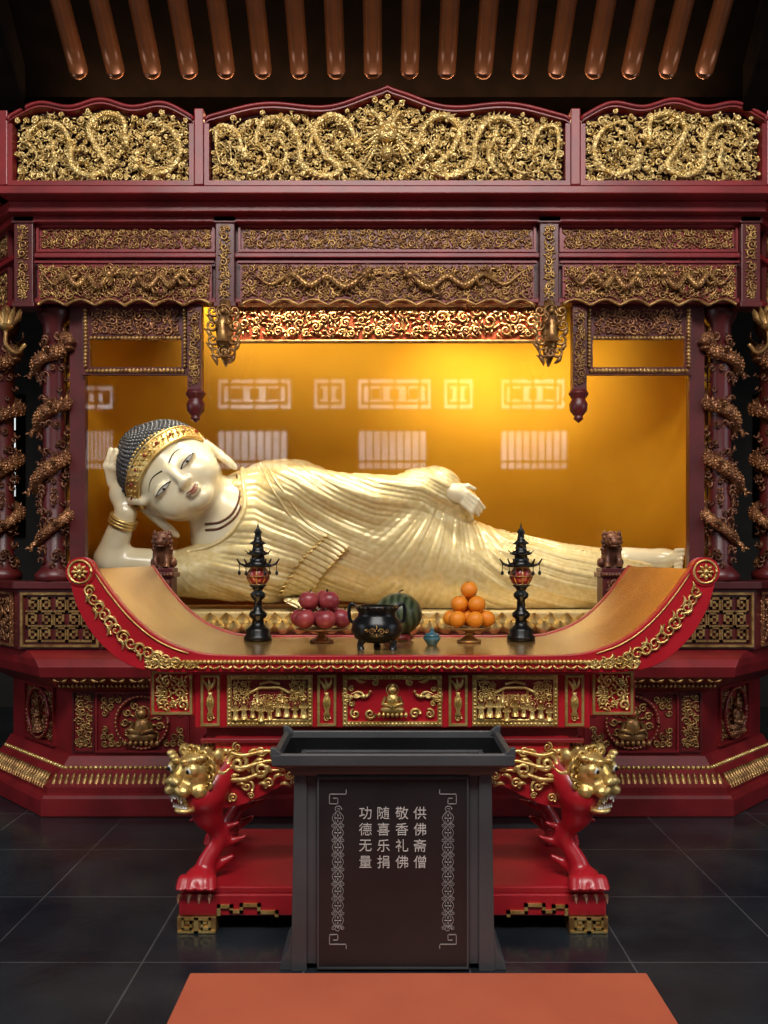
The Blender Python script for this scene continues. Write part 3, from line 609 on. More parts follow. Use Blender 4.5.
def robe_sdf(X,Y,Z,folds=True):
    d=robe_parts(X,Y,Z)
    Pq=(X,Y,Z)
    arm=sC(Pq,bp(290,490,-.22),bp(375,498,-.24),.16,.135); arm=sm(arm,sC(Pq,bp(375,498,-.24),bp(440,488,-.16),.135,.125),.06)
    arm=sm(arm,sC(Pq,bp(428,486,-.12),bp(464,503,-.15),.125,.095),.05)
    arm=sm(arm,sC(Pq,bp(418,490,-.18),bp(412,535,-.20),.10,.05),.08)      # hanging sleeve fold
    d=sm(d,arm,.10)
    d=sm(d,sC(Pq,bp(172,574,-.10),bp(262,565,-.1),.145,.25),.08)
    d=smx(d,-sE(Pq,bp(205,503,-.42),(.20,.33,.24)),.04)
    px=384+X*F/BY; py=HOR-(Z-CH)*F/BY
    if folds:
        top=np.interp(px,TOPX,TOPY); yn=(py-top)/(607-top)
        wob=.40*np.sin(px*.014+yn*2.6)+.14*np.sin(px*.037-yn*5)
        g=6.4*yn-4.9*np.sqrt(np.clip(px-190,1,None)/100)+wob
        h=1-np.power(1-np.abs(np.sin(PI*g)),1.8)
        fine=np.power(1-np.abs(np.sin(PI*(g*2+.5)))+1e-5,2.2)               # crisp pleat lines between the broad folds
        a2=np.arctan2(py-466,px-458); r2=np.hypot(py-466,px-458); g2=a2*4.4+.35*np.sin(r2*.02)
        h2=1-np.power(1-np.abs(np.sin(PI*g2)),1.8); fine2=np.power(1-np.abs(np.sin(PI*(g2*2+.5)))+1e-5,2.2)
        w=np.clip(1-np.abs(px-(446-(py-480)*.30))/80,0,1); w=np.clip(w*1.5,0,1)*np.clip((py-495)/35,0,1)
        fo=h*(1-w)+h2*w; fi=fine*(1-w)+fine2*w
        amp=.013+.005*np.sin(px*.031+py*.043)
        gate=np.clip((px-205)/40,.3,1)
        d=d-amp*(fo-.6)*gate+.011*fi*gate
    d=np.maximum(d,BZ-Z)
    return d
v,f=nets(robe_sdf,(-1.6,5.06,1.13),(1.84,6.1,2.30),.0082)
mb=MB(); mb.add(v,f); mb.build('robe',M['robe'],statue,org=BO)
def front(fn,x,z,y0=5.05,y1=6.1):
    ys=np.linspace(y0,y1,500); dd=fn(np.full(500,x),ys,np.full(500,z)); i=np.argmax(dd<0)
    return ys[i] if dd[i]<0 else None
def on(fn,pts,off=0.):
    out=[]
    for p in pts:
        q=bp(p[0],p[1],-.25); y=front(fn,q[0],q[2]); 
        if y is not None: out.append((q[0],y-off,q[2]))
    return np.array(out)
rs=lambda X,Y,Z: robe_sdf(X,Y,Z,False)
mb=MB()
for pl,r in (([(236,462),(243,484),(246,508),(236,530),(214,545),(186,552)],.016),([(256,460),(276,492),(296,522),(322,542)],.010),([(262,460),(285,492),(306,521),(332,541)],.008)):
    p=on(rs,cr(pl,6),-.002)
    if len(p)>3: mb.tube(p,r,6,ref=(0,1,.01))
mb.build('robe_hem',M['robe'],statue,org=BO)
# rippled hem falling at the chest: a finely pleated ribbon lying on the robe, gilded along both edges
mb=MB(); ns_=9; rows=[]
cl_=cr([(338,541),(328,551),(316,563),(306,577),(297,591),(291,603)],34)
for i in range(len(cl_)):
    u=i/(len(cl_)-1); row=[]
    for j in range(ns_):
        s=(j/(ns_-1)-.5); ph=u*88+s*.9; wv=math.sin(ph); am=(.2+1.2*abs(s))
        px=cl_[i,0]+s*20*(1+.2*u)+1.7*math.cos(ph)*am; py=cl_[i,1]+s*12+1.2*math.sin(ph)*am
        q=bp(px,py,-.25); y=front(rs,q[0],q[2]); y=y if y is not None else 5.25
        row.append((q[0],y-.014-.009*(1+wv)*am,q[2]))
    rows.append(row)
R_=np.array(rows); n_=ns_; fc=[(i*n_+j,i*n_+j+1,(i+1)*n_+j+1,(i+1)*n_+j) for i in range(len(rows)-1) for j in range(n_-1)]
mb.add(R_.reshape(-1,3),fc)
for j in (0,ns_-1): mb.tube(R_[:,j],.0055,5,ref=(0,1,.01),mi=1)
mb.build('rippled_sash',[M['robe'],M['gold']],statue,org=BO)
# feet
mb=MB()
def feet_sdf(X,Y,Z):
    P=(X,Y,Z); d=None
    for (py,dd) in ((560,-.02),(582,-.06)):
        e=sC(P,bp(625,py,dd),bp(662,py,dd),.085,.070); e=sm(e,sC(P,bp(662,py,dd),bp(678,py-2,dd-.09),.068,.050),.04)
        for i in range(5): e=sm(e,sC(P,bp(676,py-9+4.6*i,dd-.11),bp(683+(2 if i in (0,1) else 0)-i*.4,py-10+4.6*i,dd-.15),.018,.014),.006)
        d=e if d is None else np.minimum(d,e)
    return np.maximum(d,BZ-Z)
v,f=nets(feet_sdf,(1.5,5.3,1.12),(2.1,5.8,1.64),.009); mb.add(v,f); mb.build('feet',M['skin'],statue,org=BO)
# head frame
HS=np.array((1.03,.95,.905))
HC=at(174,475,5.40); TL=math.radians(51); ca,sa=math.cos(TL),math.sin(TL)
A=np.array([(ca,0,sa),(0,1,0),(-sa,0,ca)])
nod=.02; yaw=.10
Rn=np.array([(1,0,0),(0,math.cos(nod),-math.sin(nod)),(0,math.sin(nod),math.cos(nod))])
Ry=np.array([(math.cos(yaw),-math.sin(yaw),0),(math.sin(yaw),math.cos(yaw),0),(0,0,1)])
RL=A.T@Ry@Rn
def loc(X,Y,Z):
    D=(X-HC[0],Y-HC[1],Z-HC[2]); return tuple(sum(RL[j][i]*D[j] for j in range(3))/HS[i] for i in range(3))
def wl(p): return RL@(np.asarray(p,float)*HS)+HC
def head_l(P):
    d=sE(P,(0,.02,.08),(.268,.30,.30)); d=sm(d,sE(P,(0,-.05,-.10),(.245,.240,.25)),.08)
    for s_ in (-1,1): d=sm(d,sE(P,(s_*.115,-.17,-.16),(.108,.09,.115)),.06)
    d=sm(d,sE(P,(0,-.205,-.302),(.076,.065,.05)),.06)
    for s_ in (-1,1):
        d=smx(d,-sE(P,(s_*.105,-.335,-.040),(.085,.052,.042)),.035)
        d=sm(d,sE(P,(s_*.105,-.258,-.062),(.074,.050,.038)),.012)
        d=sm(d,sE(P,(s_*.030,-.30,-.160),(.022,.028,.020)),.015)
        ear=sm(sE(P,(s_*.278,.03,-.06),(.035,.075,.12)),sE(P,(s_*.275,.0,-.21),(.028,.045,.10)),.03)
        ear=smx(ear,-sE(P,(s_*.31,.01,-.05),(.03,.045,.08)),.015)
        d=sm(d,ear,.015)
    d=sm(d,sC(P,(0,-.275,-.0),(0,-.320,-.152),.016,.028),.025)
    d=sm(d,sE(P,(0,-.285,-.222),(.055,.026,.015)),.016); d=sm(d,sE(P,(0,-.28,-.248),(.044,.026,.017)),.014)
    return d
def skin_sdf(X,Y,Z):
    W_=(X,Y,Z); d=head_l(loc(X,Y,Z))*.94
    n0=wl((0,.06,-.22)); n1=bp(245,518,-.08); d=sm(d,sC(W_,n0,n1,.14,.18),.06)
    P=(X,BY+(Y-BY)/.78,Z); d=sm(d,sC(P,bp(250,532),bp(300,540),.39,.385),.09)
    arm=sC(W_,bp(200,570,-.1),bp(112,562,-.16),.12,.10); arm=sm(arm,sC(W_,bp(110,558,-.16),bp(126,513,-.25),.095,.068),.05)
    arm=sm(arm,sE(W_,bp(121,494,-.25),(.075,.055,.09)),.05)
    for i in range(4):                                                       # fingers closed together, wrapping over the back of the head
        b=bp(111+4.2*i,484-.8*i,-.25); m_=bp(107+4.3*i,466+1.2*i,-.26-.01*i); e=bp(111+4.8*i,450+2.4*i-(2 if i in(1,2) else 0),-.26-.02*i)
        fg=sm(sC(W_,b,m_,.026,.024),sC(W_,m_,e,.024,.018),.012); arm=sm(arm,fg,.012)
    th=sm(sC(W_,bp(132,500,-.31),bp(143,502,-.37),.030,.025),sC(W_,bp(143,502,-.37),bp(150,497,-.385),.025,.017),.01)
    arm=sm(arm,th,.02)
    d=sm(d,arm,.02)
    return np.maximum(d,BZ-Z)
v,f=nets(skin_sdf,(-1.97,4.98,1.13),(-.6,5.98,2.42),.0090)
mb=MB(); mb.add(v,f); mb.build('body',M['skin'],statue,org=BO)
def fy(x,z):
    ys=np.linspace(-.45,0,800); dd=head_l((np.full(800,x),ys,np.full(800,z))); return ys[np.argmax(dd<0)]
def facetube(pts,off=.0):
    return np.array([wl((x,fy(x,z)-off,z)) for x,z in pts])
lp=MB(); t=np.linspace(0,1,14)
zu=lambda t: -.080+.010*np.sin(t*PI)**.8+.008*t
zl=lambda t: -.081-.012*np.sin(t*PI)+.008*t
for s_ in (-1,1):
    br=MB(); br.tube(facetube(np.stack([s_*(.030+.145*t),.008+.042*np.sin(t*PI*.8)-.033*t],1),-.001),.005*(1.1-t*.7),6); br.build('eyebrow',M['darkline'],statue,org=BO)
    wh=MB(); rows=[]
    for q in np.linspace(0,1,6): rows.append(facetube(np.stack([s_*(.050+.114*t),zl(t)+(zu(t)-zl(t))*q],1),.003))
    R_=np.array(rows); n_=R_.shape[1]; fc=[(i*n_+j,i*n_+j+1,(i+1)*n_+j+1,(i+1)*n_+j) for i in range(5) for j in range(n_-1)]
    wh.add(R_.reshape(-1,3),fc); wh.build('eye_white',M['white'],statue,org=BO)
    ey=MB(); ey.tube(facetube(np.stack([s_*(.046+.124*t),zu(t)],1),.002),.0048*(1-.4*t),6); ey.tube(facetube(np.stack([s_*(.052+.112*t),zl(t)],1),.002),.002,5); ey.build('eyelid',M['darkline'],statue,org=BO)
    ir=MB(); c=wl((s_*.106,fy(s_*.106,-.080)-.003,-.081)); ir.ell(c,(.012,.006,.009),10,7); ir.build('iris',M['darkline'],statue,org=BO)
t=np.linspace(-1,1,17)
lp.tube(facetube(np.stack([.050*t,-.224-.004*np.cos(t*PI)*(abs(t)<.6)+.014*t*t],1),-.003),.0070*(1-.8*t**2)+.001,6)
lp.tube(facetube(np.stack([.040*t,-.244+.016*t*t],1),-.003),.0095*(1-.8*t**2)+.001,6)
lp.build('lips',M['lip'],statue,org=BO)
# hair cap with snail curls
def hair_l(P):
    d=sE(P,(0,.03,.09),(.29,.322,.315)); d=sm(d,sE(P,(0,.1,.34),(.14,.14,.12)),.06)
    return np.maximum(d,-(P[2]+.45*P[1]-.05))
mb=MB(); v,f=nets(lambda X,Y,Z:hair_l((X,Y,Z)),(-.35,-.35,-.2),(.35,.4,.52),.014); mb.add((v*HS)@RL.T+HC,f)
N_=1700; ga=PI*(3-math.sqrt(5))
for i in range(N_):
    zz=1-2*(i+.5)/N_; rr_=math.sqrt(1-zz*zz); dr=np.array((rr_*math.cos(ga*i),rr_*math.sin(ga*i),zz)); c=np.array((0,.03,.09))
    if dr[1]>.75: continue
    s0=np.linspace(.2,.6,160); pts=c[None]+dr[None]*s0[:,None]; dd=hair_l((pts[:,0],pts[:,1],pts[:,2])); j=np.argmax(dd>0); p=pts[j]
    if p[2]+.45*p[1]-.05>.025: mb.ell(wl(p),.013,6,4)
mb.build('curled_hair',M['hair'],statue,org=BO)
mb=MB(); th=np.linspace(-PI*.82,PI*.82,60)
def bandpt(a,dz,grow):
    y=-.28*math.cos(a)
    for _ in range(8):
        z=.035-.45*y+dz; s=math.sqrt(max(.05,1-((z-.09)/.32)**2)); y=.03-(.322+grow)*math.cos(a)*s
    return wl(((.29+grow)*math.sin(a)*s,y,z))
rb=tuple(RL@np.array((0,.05,1)))
rows=[[bandpt(a,dz,g_) for dz,g_ in ((.050,-.004),(.047,.008),(-.060,.008),(-.063,-.004))] for a in th]
mb.loft(rows,smooth=False)
for dz,r,g_ in ((.047,.008,.008),(-.060,.008,.008)): mb.tube([bandpt(a,dz,g_) for a in th],r,6,ref=rb)
for a in np.linspace(-PI*.75,PI*.75,40): mb.ell(bandpt(a,-.006,.010),.011,6,5); mb.ell(bandpt(a+.05,-.036,.010),.007,5,4); mb.ell(bandpt(a+.05,.024,.010),.007,5,4)
for i in range(15): mb.ell(bandpt((i-7)*.085,.062+.018*math.cos((i-7)*.22),.004),.011,6,5)
hb=mb.build('jewelled_headband',M['gold'],statue,org=BO)
mb=MB()
for a in np.linspace(-PI*.7,PI*.7,14): mb.ell(bandpt(a+.08,-.006,.014),.011,6,5)
mb.build('gem_row',M['gem'],hb,org=BO)
for dx in (0,6):
    mb=MB()
    nk=cr([(234+dx,474,0),(240+dx*.7,494,0),(235+dx*.5,512+dx*.6,0),(222,522+dx,0),(206,524+dx,0)],14)[:,:2]
    for p in on(skin_sdf,nk,.003): mb.ell(p,.008,7,5)
    mb.build('bead_necklace',M['dcopper'],statue,org=BO)
mb=MB(); ax=bp(126,513,-.25)-bp(110,558,-.16); ax/=np.linalg.norm(ax); a0=bp(123,521,-.235); t=np.linspace(0,2*PI,25); e1=np.cross(ax,(0,1,0)); e1/=np.linalg.norm(e1); e2=np.cross(ax,e1)
for o_ in (-.02,0.,.02): mb.tube([a0+ax*o_+.078*(math.cos(q)*e1+math.sin(q)*e2) for q in t],.013,6,ref=ax)
mb.build('wrist_cuff',M['gold'],statue,org=BO)
# hand laid flat on the hip
def hand_sdf(X,Y,Z):
    P=(X,Y,Z); d=sC(P,bp(440,487,-.215),bp(456,492,-.235),.055,.050); d=sm(d,sE(P,bp(459,496,-.24),(.072,.032,.046)),.04)
    for i in range(4):
        b=bp(467-1.5*i,492.5+3.7*i,-.255); m_=bp(477-2*i,500+3.8*i,-.235); e=bp(484-3*i-(3 if i==3 else 0),508+3.6*i,-.19)
        d=sm(d,sm(sC(P,b,m_,.018,.016),sC(P,m_,e,.016,.012),.012),.010)
    return sm(d,sm(sC(P,bp(455,486.5,-.225),bp(468,486,-.23),.020,.016),sC(P,bp(468,486,-.23),bp(475,489,-.215),.016,.011),.01),.015)
mb=MB(); v,f=nets(hand_sdf,(.3,5.1,1.5),(.85,5.6,2.05),.0070); mb.add(v,f); mb.build('hand',M['skin'],statue,org=BO)
# ================================================================ ALTAR TABLE
TX=.034; TO=np.array((0,3.8,0)); table=thing('altar_table','red and gold altar table with upturned ends and lion headed legs','table',(TX,3.8,0))
def TB(mb,name,m,parent=None,**kw): return mb.build(name,m,parent or table,org=TO,**kw)
U=[(0,1.096),(.4,1.096),(.68,1.098),(.80,1.116),(.92,1.166),(1.02,1.245),(1.105,1.342),(1.180,1.445)]
Lw=[(0,1.045),(.4,1.045),(.72,1.045),(.91,1.045),(1.05,1.076),(1.168,1.172),(1.243,1.292),(1.280,1.415)]
Us=cr(U,6); Ls=cr(Lw,6)
def plank(mb,y0,y1,gu=0,gl=0):
    rows=[]
    for s_ in (-1,1):
        seq=range(len(Us)-1,-1,-1) if s_<0 else range(1,len(Us))
        for i in seq:
            u,l=Us[i],Ls[i]; rows.append([(s_*u[0],y0,u[1]+gu),(s_*u[0],y1,u[1]+gu),(s_*l[0],y1,l[1]-gl),(s_*l[0],y0,l[1]-gl)])
    mb.loft(rows,smooth=False)
mb=MB(); plank(mb,3.40,4.2); TB(mb,'tabletop',M['top'])
for y0,y1 in ((3.36,3.40),(4.2,4.235)):
    mb=MB(); plank(mb,y0,y1,.006,.008)
    for s_ in (-1,1):
        if y0<3.5: mb.tube([(s_*1.234,y0-.005,1.434),(s_*1.234,y1+.005,1.434)],.054,20,ref=(0,0,1),smooth=False)
    eb=TB(mb,'edge_board',M['bred'],bev=.003)
    if y0<3.5:
        yy=3.358; g=MB()
        beads(g,(-.98,yy,1.077),(.98,yy,1.077),.0095,120); TB(g,'gilded_bead_row',M['gold'],eb); g=MB()
        for i in range(80): leaf(g,-.97+1.94*(i+.5)/80,1.055,.5 if i%2 else -.5,.026,.006,yy)
        TB(g,'gilded_leaf_row',M['gold'],eb)
        for s_ in (-1,1):
            g=MB()
            t=np.linspace(0,2*PI,20); g.tube([(s_*1.234+.045*math.cos(q),yy-.004,1.434+.045*math.sin(q)) for q in t],.005,5)
            for q in range(8): leaf(g,s_*1.234+.022*math.cos(q*PI/4),1.434+.022*math.sin(q*PI/4),q*PI/4,.022,.007,yy-.004,0)
            g.ell((s_*1.234,yy-.010,1.434),.011,8,6)
            idx=np.linspace(18,len(Us)-4,26)
            for q,fi in enumerate(idx):
                i=int(fi); fr=fi-i; u=Us[i]*(1-fr)+Us[i+1]*fr; l=Ls[i]*(1-fr)+Ls[i+1]*fr
                wd=math.hypot(*(u-l)); tang=math.atan2(Us[i+1][1]-Us[i][1],s_*(Us[i+1][0]-Us[i][0])); o_=.5+.12*math.sin(q*1.57)
                x=s_*(u[0]*o_+l[0]*(1-o_)); z=u[1]*o_+l[1]*(1-o_)
                if q%2==0: spiral(g,x,z,wd*.17,tang+q,s_ if q%4 else -s_,.0042,y=yy,turns=1.4)
                else: leaf(g,x,z,tang+(.5 if q%4==1 else -.5),wd*.36,.0062,yy,.5)
            for off in (.94,):
                g.tube([(s_*(Us[i][0]*off+Ls[i][0]*(1-off)),yy-.001,Us[i][1]*off+Ls[i][1]*(1-off)) for i in range(18,len(Us)-1)],.0032,5)
            scrolls(g,min(s_*.76,s_*.98),max(s_*.76,s_*.98),1.052,1.115,.017,8,y=yy,fn=lambda x,z:z<1.08+.18*max(0,abs(x)-.82))
            TB(g,'gilded_scroll_carving',M['gold'],eb)
mb=MB(); mb.box(-.80,.80,3.44,4.15,.80,1.045); mb.box(-.985,-.80,3.45,4.14,.845,1.045); mb.box(.80,.985,3.45,4.14,.845,1.045)
mb.box(-.83,.83,3.425,4.16,1.018,1.045)
TB(mb,'apron',M['bred'],bev=.005)
mb=MB(); mb.box(-.76,.76,3.47,4.12,.735,.80); mb.box(-.78,.78,3.45,4.13,.735,.755); TB(mb,'lower_rail',M['red'],bev=.005)
def tpanel(x,w,z0,z1,kind,seed,bgm):
    h=z1-z0; mb=MB(); fr=.018 if kind in('scene','center') else .01
    mb.box(-w+.005,w-.005,-.006,0,.005,h-.005); o=mb.build('apron_panel',bgm,table,loc=(x,3.44-3.8 if abs(x)<.8 else 3.45-3.8,z0))
    g=MB(); rectframe(g,-w,w,0,h,fr,-.014,0)
    if kind in ('scene','center'):
        for a,b,n in (((-w,-.014,h-.009),(w,-.014,h-.009),int(w*2/.016)),((-w,-.014,.009),(w,-.014,.009),int(w*2/.016)),((-w+.009,-.014,.02),(-w+.009,-.014,h-.02),11),((w-.009,-.014,.02),(w-.009,-.014,h-.02),11)): beads(g,a,b,.006,n)
    g.build('gilded_frame',M['gold'],o); g=MB()
    if kind=='center':
        figure(g,0,.05,.12,-.006,True)
        for s_ in (-1,1):
            phoenix(g,s_*.115,.12,.055,-s_,-.006); spiral(g,s_*.09,.05,.022,0,s_,.006,y=-.006); spiral(g,s_*.15,.05,.02,2,-s_,.005,y=-.006)
            spiral(g,s_*.07,.175,.014,2,s_,.005,y=-.006); leaf(g,s_*.13,.18,.3*s_,.05,.007,-.006); spiral(g,s_*.165,.09,.012,1,s_,.004,y=-.006); spiral(g,s_*.165,.15,.012,1,-s_,.004,y=-.006)
    elif kind=='scene':
        rn=random.Random(seed)
        for i in range(9): figure(g,-w+.035+(2*w-.07)*i/8,.022+rn.uniform(0,.02),.06+rn.uniform(0,.025),-.006)
        g.tube([(-.08,-.012,.135),(-.04,-.012,.155),(.04,-.012,.155),(.08,-.012,.135)],.007,5); g.tube([(-.04,-.012,.17),(0,-.012,.18),(.04,-.012,.17)],.006,5)
        for q in (-.05,.05): g.tube([(q,-.01,.095),(q,-.01,.145)],.005,5)
        scrolls(g,-w+.022,-.075,.10,h-.022,.014,seed,y=-.006); scrolls(g,.075,w-.022,.10,h-.022,.014,seed+1,y=-.006); scrolls(g,-.07,.07,.06,.13,.012,seed+2,y=-.003)
        g.tube([(-w+.02,-.01,.024),(w-.02,-.01,.024)],.006,5)
    elif kind=='vase':
        g.lathe([(.012,.04),(.016,.045),(.008,.06),(.018,.085),(.016,.11),(.007,.125),(.011,.135)],(0,-.008,0),10)
        for q in (-1,0,1): leaf(g,q*.012,.165,PI/2-q*.5,.06,.007,-.006)
        spiral(g,0,.03,.014,0,1,.004,y=-.006)
    else: scrolls(g,-w+.014,w-.014,.014,h-.014,.022,seed,y=-.006,gap=.95)
    g.build('gilded_relief',M['gold'],o)
tpanel(0,.20,.81,1.016,'center',1,M['bred'])
for s_ in (-1,1):
    tpanel(s_*.495,.172,.81,1.016,'scene',4+s_,M['red'])
    tpanel(s_*.735,.038,.81,1.016,'vase',1,M['bred']); tpanel(s_*.265,.038,.81,1.016,'vase',2,M['bred'])
    tpanel(s_*.892,.082,.855,1.03,'scroll',6,M['bred'])
# lion legs
K=.00404
def lp_(o,py,y=0): return (o*K,y,CH-(py-HOR)*K)
def leg_sdf(X,Y,Z):
    P=(X,Y,Z)
    d=sC(P,lp_(166,766,.05),lp_(187,796,-.02),.066,.070); d=sm(d,sC(P,lp_(187,796,-.02),lp_(186,816,.0),.070,.050),.05)
    d=sm(d,sC(P,lp_(186,816,.0),lp_(174,842,.04),.050,.031),.04)
    d=sm(d,sC(P,lp_(174,842,.04),lp_(187,864,.0),.031,.037),.03); d=sm(d,sE(P,lp_(192,879,-.03),(.065,.080,.052)),.03)
    for i in range(4): d=sm(d,sC(P,lp_(193-14+9*i,876,-.075),lp_(193-16+10*i,885,-.112),.025,.025),.007)
    for (a,b) in ((150,842),(157,828)): d=sm(d,sC(P,lp_(a,b,.04),lp_(a+18,b+6,.04),.007,.018),.015)
    d=sm(d,sC(P,lp_(205,824,.02),lp_(191,820,.02),.006,.016),.015)
    d=sm(d,sC(P,lp_(163,862,.04),lp_(178,870,.03),.010,.024),.02)
    return np.maximum(d,.179-Z)
v,f=nets(leg_sdf,(.45,-.22,.15),(.98,.25,.8),.0070); lm=MB(); lm.add(v,f)
cl=MB()
for i in range(4):
    a=np.array(lp_(193-16+10*i,886,-.128)); cl.tube([a,a+np.array((0,-.016,-.006)),a+np.array((0,-.021,-.021))],[.011,.008,.002],6,ref=(1,0,0))
HO=lp_
def lion_sdf(X,Y,Z):
    P=(X,Y,Z)
    d=sE(P,HO(198,768,-.02),(.092,.10,.085))
    d=sm(d,sE(P,HO(203,784,-.105),(.058,.055,.032)),.03)
    for q in (-1,1): d=sm(d,sE(P,HO(203+q*8,787,-.130),(.034,.034,.026)),.012)
    d=sm(d,sE(P,HO(203,775,-.155),(.034,.024,.021)),.010)
    for q in (-1,1): d=sm(d,sE(P,HO(203+q*6,776.5,-.16),(.016,.016,.014)),.006)
    d=sm(d,sC(P,HO(202,758,-.09),HO(203,774,-.14),.018,.022),.012)
    d=sm(d,sE(P,HO(202,809,-.080),(.050,.058,.018)),.02)
    d=smx(d,-sE(P,HO(203,798.5,-.15),(.064,.085,.018)),.008)
    for q in (-1,1):
        d=sm(d,sE(P,HO(202+q*13.5,765,-.100),(.030,.028,.029)),.008)
        for j in range(3): d=sm(d,sE(P,HO(202+q*(6+8*j),756.5-2.2*j,-.120+.018*j),(.021,.020,.016)),.006)
        d=sm(d,sE(P,HO(200+q*25,753,-.0),(.02,.03,.032)),.010)
        d=sm(d,sE(P,HO(202+q*17,789,-.06),(.033,.045,.035)),.02)
    return d
v,f=nets(lion_sdf,(.62,-.27,.38),(1.0,.12,.83),.0055); hm=MB(); hm.add(v,f)
cx_,_,cz_=HO(199,772)
for i in range(14):
    a=-.75-i*(2*PI-1.5)/13+.3
    spiral(hm,cx_+.100*math.cos(a),cz_+.094*math.sin(a)+.006,.025,a+PI,1 if i%2 else -1,.009,y=-.04,lift=.8,turns=1.5)
for i in range(6): spiral(hm,cx_+(i-2.5)*.020,cz_-.172+.004*abs(i-3)+.05,.015,i,1 if i%2 else -1,.0065,y=-.075,lift=.5)
for lv in range(2):
    for i in range(9): 
        a=1.0+i*.50; hm.tube(cr([(cx_+.07*math.cos(a),.0+.03*lv,cz_+.07*math.sin(a)),(cx_+.10*math.cos(a+.2),.02+.03*lv,cz_+.096*math.sin(a+.2)),(cx_+.12*math.cos(a),.05+.03*lv,cz_+.108*math.sin(a))],4),np.linspace(.018,.004,9),6,ref=(0,1,.02))
TURN=.55; HCn=(cx_-.01,-.02,cz_+.01); SHX=-.018; HK=.93
hm.turn(TURN,HCn,SHX,HK)
# flowing scrollwork carved on the spandrel board toward the centre of the table
sc_=MB()
for q,(o,py,R,d_) in enumerate(((154,764,.044,1),(132,770,.040,-1),(110,762,.034,1),(146,787,.028,-1),(124,784,.024,1),(103,776,.020,-1),(156,748,.020,-1),(132,752,.024,1),(94,765,.018,1),(160,799,.020,1),(142,797,.014,1))):
    c=HO(o,py); spiral(sc_,c[0],c[2],R,q*1.3,d_,R*.22,y=-.004,lift=.4,turns=1.6)
for q in range(18):
    c=HO(164-4.4*q,752+8*((q*3)%5)); leaf(sc_,c[0],c[2],PI-.8+.35*(q%5),.05,.009,-.006,.5)
for q in range(3): sc_.tube(cr([HO(170,752+14*q,-.0),HO(150,756+12*q,-.02),HO(126,752+10*q,-.01),HO(98+5*q,758+7*q,0)],5),np.linspace(.013,.004,16),6)
sb=MB(); top_=[HO(o,738)[::2] for o in (178,84)]
low=[HO(o,py)[::2] for o,py in cr([(84,762),(92,774),(104,783),(120,792),(136,800),(150,806),(178,812)],4)]
sb.extr([top_[0],top_[1]]+[tuple(p) for p in low],.004,.028)
tp=MB()
for i in range(7):
    a=np.array(HO(193+3.4*i,791.5,-.145+.005*abs(i-3))); L_=.032 if i in (1,5) else .015; tp.tube([a,a+np.array((0,-.002,-L_))],[.007,.003],5,ref=(1,0,0))
for i in range(6):
    a=np.array(HO(194+3.4*i,806,-.120)); tp.tube([a,a+np.array((0,-.002,.017))],[.006,.003],5,ref=(1,0,0))
tp.turn(TURN,HCn,SHX,HK)
def eyeb(q):
    e=MB(); e.ell(HO(202.5+q*13.5,765.5,-.117),(.018,.014,.018),10,7); p=MB(); p.ell(HO(203+q*13.5,766,-.1295),(.0095,.005,.0095),8,6)
    e.turn(TURN,HCn,SHX,HK); p.turn(TURN,HCn,SHX,HK); return e,p
first=None
for (sx,yy) in ((1,3.46),(-1,3.46),(1,3.98),(-1,3.98)):
    if first is None:
        leg=lm.build('leg',M['bred'],table,loc=(0,yy-3.8,0)); cw=cl.build('claws',M['dcopper'],leg)
        hd=hm.build('lion_head',M['gold'],table,loc=(0,yy-3.8,0)); ch=[tp.build('teeth',M['white'],hd)]
        sp=sb.build('spandrel_board',M['bred'],table,loc=(0,yy-3.8,0)); sg=sc_.build('gilded_scroll_carving',M['gold'],sp)
        for q in (-1,1):
            e,p=eyeb(q); ch+= [e.build('eye',M['white'],hd),p.build('pupil',M['black'],hd)]
        first=(leg,cw,hd,ch,sp,sg)
    else:
        l2=inst(first[0],'leg',table,(0,yy-3.8,0),0,sx); inst(first[1],'claws',l2,(0,0,0))
        if yy<3.9:
            h2=inst(first[2],'lion_head',table,(0,yy-3.8,0),0,sx)
            for c_ in first[3]: inst(c_,c_.name.split('.')[0],h2,(0,0,0))
            s2_=inst(first[4],'spandrel_board',table,(0,yy-3.8,0),0,sx); inst(first[5],'gilded_scroll_carving',s2_,(0,0,0))
mb=MB(); mb.box(-.85,.85,3.38,4.12,.065,.15); mb.box(-.84,.84,3.39,4.11,.15,.178); TB(mb,'stretcher_plinth',M['bred'],bev=.006)
for sx in (-1,1):
    for yy in (3.37,4.0):
        mb=MB(); x0,x1=sorted((sx*.70,sx*.855)); mb.box(x0,x1,yy,yy+.13,0,.064); fo=TB(mb,'foot',M['oldgold'],bev=.003)
        if yy<3.5:
            g=MB(); fret(g,x0+.004,x1-.004,.004,.062,2,1,.0045,y=yy); TB(g,'key_pattern',M['gold'],fo)
    g=MB(); pts=[(.69,.075),(.69,.105),(.64,.105),(.64,.085),(.60,.085),(.60,.11),(.53,.11),(.53,.082),(.46,.082),(.46,.07)]
    for (a,b),(c,d) in zip(pts,pts[1:]): g.box(min(sx*a,sx*c)-.007,max(sx*a,sx*c)+.007,3.37,3.382,min(b,d)-.006,max(b,d)+.006)
    TB(g,'gold_fretwork',M['gold'])
